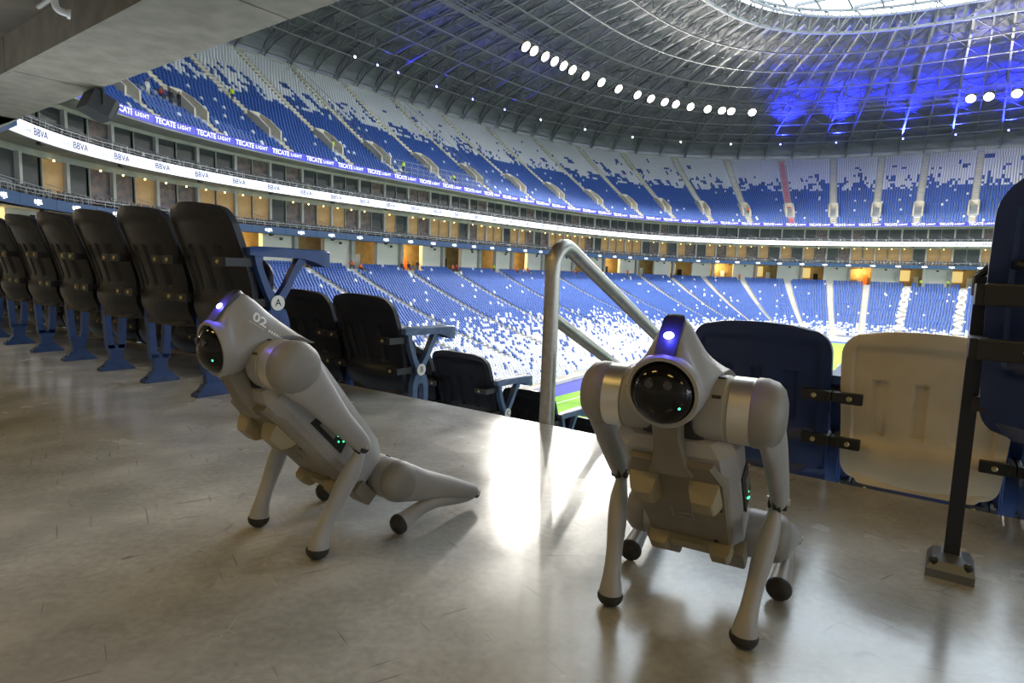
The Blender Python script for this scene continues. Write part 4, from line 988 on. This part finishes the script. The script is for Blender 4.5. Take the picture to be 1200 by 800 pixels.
    border = [i for i in range(5)]+[j*5+4 for j in range(1, 6)]+[25+i for i in range(3, -1, -1)]+[j*5 for j in range(4, 0, -1)]
    fs2 = fs+[tuple(i+nv for i in reversed(q)) for q in fs]+[(border[i], border[(i+1) % len(border)], border[(i+1) % len(border)]+nv, border[i]+nv) for i in range(len(border))]
    st = MB().add(vs+dn, fs2).build('light_strip', M['strip'], R, auto=50)
    nrm = Vector((.78, 0, .63)); pL = Vector((.1385, 0, .5290))+nrm*.003
    lt = MB().sphere((0, 0, 0), (.003, .0082, .0066), 14, 8); rot = Matrix((nrm, Vector((0, 1, 0)), nrm.cross(Vector((0, 1, 0))))).transposed()
    lo2 = MB().add([rot @ Vector(v)+pL for v in lt.v], lt.f).build('head_light', M['led_blue'], st, smooth=True)
    ld = bpy.data.lights.new('head_glow', 'POINT'); ld.energy = .22; ld.color = (.06, .06, 1); ld.shadow_soft_size = .004; ll = bpy.data.objects.new('head_glow', ld); link(ll, st); ll.location = pL+nrm*.012
    # number and hatch marks on both cheeks, wrapped on the shell
    if True:
        bvh = BVHTree.FromPolygons([Vector(v) for v in MBH.v], MBH.f)
        for sy in (1, -1):
            for what in (('02', 'hatch') if number else ('hatch',)):
                if what == '02': me = text_mesh('02', .030, M['decal_white'], 0, .0009)
                else:
                    mh = MB()
                    for j in range(7): mh.add([(.020+j*.0048+q*.0015, y, 0) for q, y in ((0, -.0135), (1, -.0075))]+[(.020+j*.0048+.003+q*.0015, y, 0) for q, y in ((1, -.0075), (0, -.0135))], [(0, 3, 2, 1)])
                    mh.add([(-.018, -.016, 0), (.012, -.016, 0), (.012, -.0150, 0), (-.018, -.0150, 0)], [(0, 1, 2, 3)]); me = mk('hatch', mh.v, mh.f, M['decal_white'])
                bm = bmesh.new(); bm.from_mesh(me); bmesh.ops.triangulate(bm, faces=bm.faces[:])
                bmesh.ops.subdivide_edges(bm, edges=[e for e in bm.edges if e.calc_length() > .006], cuts=2)
                bx, by = Vector((-.78, 0, -.62)), Vector((-.50, 0, .72))
                if sy < 0: bx = -bx
                for v in bm.verts:
                    p = Vector((.080, 0, .503))+bx*v.co.x+by*v.co.y; org = Vector((p.x, sy*.2, p.z))
                    hit = bvh.ray_cast(org, Vector((0, -sy, 0)))
                    v.co = (hit[0]+Vector((0, sy*.0011, .0004))) if hit[0] is not None else Vector((p.x, sy*.05, p.z))
                bm.to_mesh(me); bm.free(); ob('number_decal' if what == '02' else 'hatch_decal', me, hd)
    # neck keel between chest and visor
    mb = MB(); mb.loft([[Vector((x, y*w, z)) for x, y, z in ((xa, 1, za), (xb, 1, zb), (xb, -1, zb), (xa, -1, za))] for xa, za, xb, zb, w in ((.138, .400, .07, .425, .020), (.120, .360, .05, .38, .020), (.098, .322, .03, .35, .026), (.085, .300, .01, .33, .036))]); mb.build('neck_keel', M['plastic_belly'], R, auto=30)
    MB().bbox((.055, 0, .405), (.075, .11, .09), .02).build('neck_core', M['robot_black'], R, auto=40)
    # legs
    for front in (1, 0):
        hip = Vector((.058, 0, .415)) if front else Vector((-.212, 0, .118)); rr = .053 if front else .047
        for sy in (1, -1):
            ax = (0, sy, 0); part = 'shoulder' if front else 'hip'
            hm = MB().lathe([(.030, rr*.80), (.036, rr*.96), (.044, rr), (.078, rr), (.080, rr*.965), (.083, rr*.965), (.085, rr)], hip, ax, 40).build(part+'_motor', M['plastic'], R, auto=30)
            for g in (.5, 1.25, 2.0): MB().bbox(hip+Vector((math.cos(g)*rr, sy*.068, math.sin(g)*rr)), (.004, .014, .005), .001, Matrix.Rotation(-g, 3, 'Y')).build('vent_slot', M['robot_black'], hm)
            MB().lathe([(.085, rr*.985), (.0855, rr*1.0), (.116, rr*1.0), (.117, rr*.985)], hip, ax, 40).build('motor_band', M['robot_metal'] if front else M['plastic'], R, auto=30)
            MB().lathe([(.117, rr*.99), (.120, rr*1.03), (.134, rr*1.03), (.148, rr*.95), (.158, rr*.76), (.163, rr*.45), (.1645, .0)], hip, ax, 40).build('thigh_cap', M['plastic_dark'], R, auto=40)
            y = sy
            if front:
                kn = (-.095, y*.146, .232)
                leg_tube([(.070, y*.136, .432, .034, .012), (.050, y*.138, .403, .050, .017), (.015, y*.143, .360, .039, .0195), (-.035, y*.147, .298, .0275, .0180), (-.078, y*.148, .252, .0225, .0165), (-.095, y*.147, .232, .0195, .015), (-.103, y*.147, .219, .012, .010)], 'thigh', M['plastic'], R)
                cp = [(-.097, y*.143, .236, .011, .008), (-.090, y*.142, .214, .014, .0105), (-.074, y*.139, .180, .0215, .0165), (-.052, y*.133, .140, .0215, .0175), (-.029, y*.127, .095, .0180, .0150), (-.012, y*.123, .058, .0180, .0160), (-.004, y*.121, .034, .0215, .0200), (-.001, y*.1205, .018, .0235, .0225)]
                ft, fd = Vector((0, y*.120, .0190)), Vector((.10, 0, -1))
                fork = Vector((-.088, y*.140, .226)); fdir = Vector((-.45, 0, -1))
            else:
                kn = (-.452, y*.150, .036)
                leg_tube([(-.200, y*.136, .125, .030, .012), (-.222, y*.138, .115, .045, .017), (-.270, y*.146, .098, .038, .021), (-.345, y*.149, .076, .028, .0185), (-.420, y*.151, .048, .0215, .0165), (-.448, y*.151, .036, .0195, .0155), (-.462, y*.151, .030, .012, .010)], 'thigh', M['plastic'], R)
                cp = [(-.455, y*.147, .026, .011, .009), (-.425, y*.147, .026, .0125, .0105), (-.370, y*.148, .036, .015, .013), (-.315, y*.149, .046, .0165, .015), (-.265, y*.150, .043, .0175, .0165), (-.225, y*.150, .032, .0205, .0195), (-.200, y*.150, .0245, .0228, .022)]
                ft, fd = Vector((-.198, y*.150, .0242)), Vector((1, 0, -.25))
                fork = Vector((-.452, y*.143, .033)); fdir = Vector((-1, 0, -.3))
            leg_tube(cp, 'calf', M['plastic'], R)
            fd.normalize(); MB().lathe([(-.004, .0236), (.000, .0242), (.006, .0232), (.012, .0195), (.016, .0140), (.0185, .007), (.0192, 0)], ft-Vector((0, 0, .0)), fd, 24).build('rubber_foot', M['rubber'], R, auto=50)
            mb = MB(); mb.lathe([(-.019, .0062), (.019, .0062)], kn, (0, 1, 0), 12); mb.build('knee_bolt', M['robot_metal'], R, auto=40)
            if front:
                dd = Vector((-.63, 0, -.77)); nn = Vector((.77, 0, -.63)); rot = Matrix((nn, Vector((0, 1, 0)), dd)).transposed()
                MB().bbox(Vector(kn)+nn*.0150-dd*.016, (.012, .0140, .044), .003, rot).build('knee_slot_shade', M['robot_black'], R)  # black box painting the shade of the open slot above the knee
            mb = MB(); mb.lathe([(-.0150, .0105), (.0150, .0105)], Vector(kn)+Vector((.004 if front else 0, 0, -.004)), (0, 1, 0), 14); mb.build('knee_joint', M['robot_black'], R, auto=40)
    return R
robot('robot_dog', (-.490, 1.331, 0), math.atan2(-.777, -.63), 'grey robot dog at the left, marked 02 on its head, sitting in profile', True)
robot('robot_dog', (.305, 1.049, 0), math.atan2(-.866, -.5), 'grey robot dog at the right, sitting face on to the camera', False)

# ------------------------------------------------------------------ people far away in the stands
def person_mesh(top, bottom, seated):
    me = bpy.data.meshes.new('sk')
    if seated: J = [(0,0,.5),(0,0,.75),(0,0,1.0),(0,0,1.16),(.1,0,.48),(.12,.42,.5),(.12,.45,.06),(-.1,0,.48),(-.12,.42,.5),(-.12,.45,.06),(.2,0,.98),(.26,.1,.72),(.16,.3,.62),(-.2,0,.98),(-.26,.1,.72),(-.16,.3,.62)]
    else: J = [(0,0,.92),(0,0,1.15),(0,0,1.40),(0,0,1.56),(.09,0,.88),(.11,.03,.48),(.12,0,.06),(-.09,0,.88),(-.11,.0,.48),(-.12,-.05,.06),(.2,0,1.38),(.27,.02,1.1),(.25,.12,.86),(-.2,0,1.38),(-.27,.02,1.1),(-.25,.12,.86)]
    E = [(0,1),(1,2),(2,3),(0,4),(4,5),(5,6),(0,7),(7,8),(8,9),(2,10),(10,11),(11,12),(2,13),(13,14),(14,15)]
    me.from_pydata(J, E, []); o = bpy.data.objects.new('sk', me); COL.objects.link(o); o.modifiers.new('s', 'SKIN')
    rad = [.15,.14,.16,.06,.10,.075,.055,.10,.075,.055,.07,.05,.04,.07,.05,.04]
    for i, r in enumerate(rad): me.skin_vertices[0].data[i].radius = (r, r*.8)
    me.skin_vertices[0].data[0].use_root = True
    dg = bpy.context.evaluated_depsgraph_get(); m2 = bpy.data.meshes.new_from_object(o.evaluated_get(dg)); bpy.data.objects.remove(o)
    h = MB().add([tuple(v.co) for v in m2.vertices], [tuple(p.vertices) for p in m2.polygons]); nb_ = len(h.f); zh = 1.30 if seated else 1.70
    h.sphere((0, .01, zh-.02), (.085, .10, .125), 10, 8)
    zc = sum
    me = mk('person_body', h.v, h.f, [top, bottom, M['skin'], M['hair']], True); zl = .55 if seated else .90; zn = 1.08 if seated else 1.46
    for p in me.polygons:
        c = p.center
        if c.z > zn: p.material_index = 3 if (c.z > zh+.03 or (c.y < -.02 and c.z > zh-.07)) else 2
        elif c.z < zl and abs(c.x) < .22: p.material_index = 1
    return me
def person(px_s, o_, z, kind, label, rz=0.0, dx=0):
    top = {'orange': M['cl_orange'], 'hivis': M['cl_yellow'], 'dark': M['cl_dark'], 'white': M['cl_white'], 'red': M['cl_red'], 'green': M['cl_green']}[kind[0]]
    key = kind
    if key not in PM: PM[key] = person_mesh(top, M['cl_jean'] if kind[0] != 'white' else M['cl_white'], kind[1])
    o = ob('person', PM[key], None, frame(px_s, o_, z) @ Matrix.Rotation(rz, 4, 'Z')); tag(o, label, 'person'); return o
for s_, o_, z_, kd, lab in PEOPLE: person(s_, o_, z_, kd, lab)
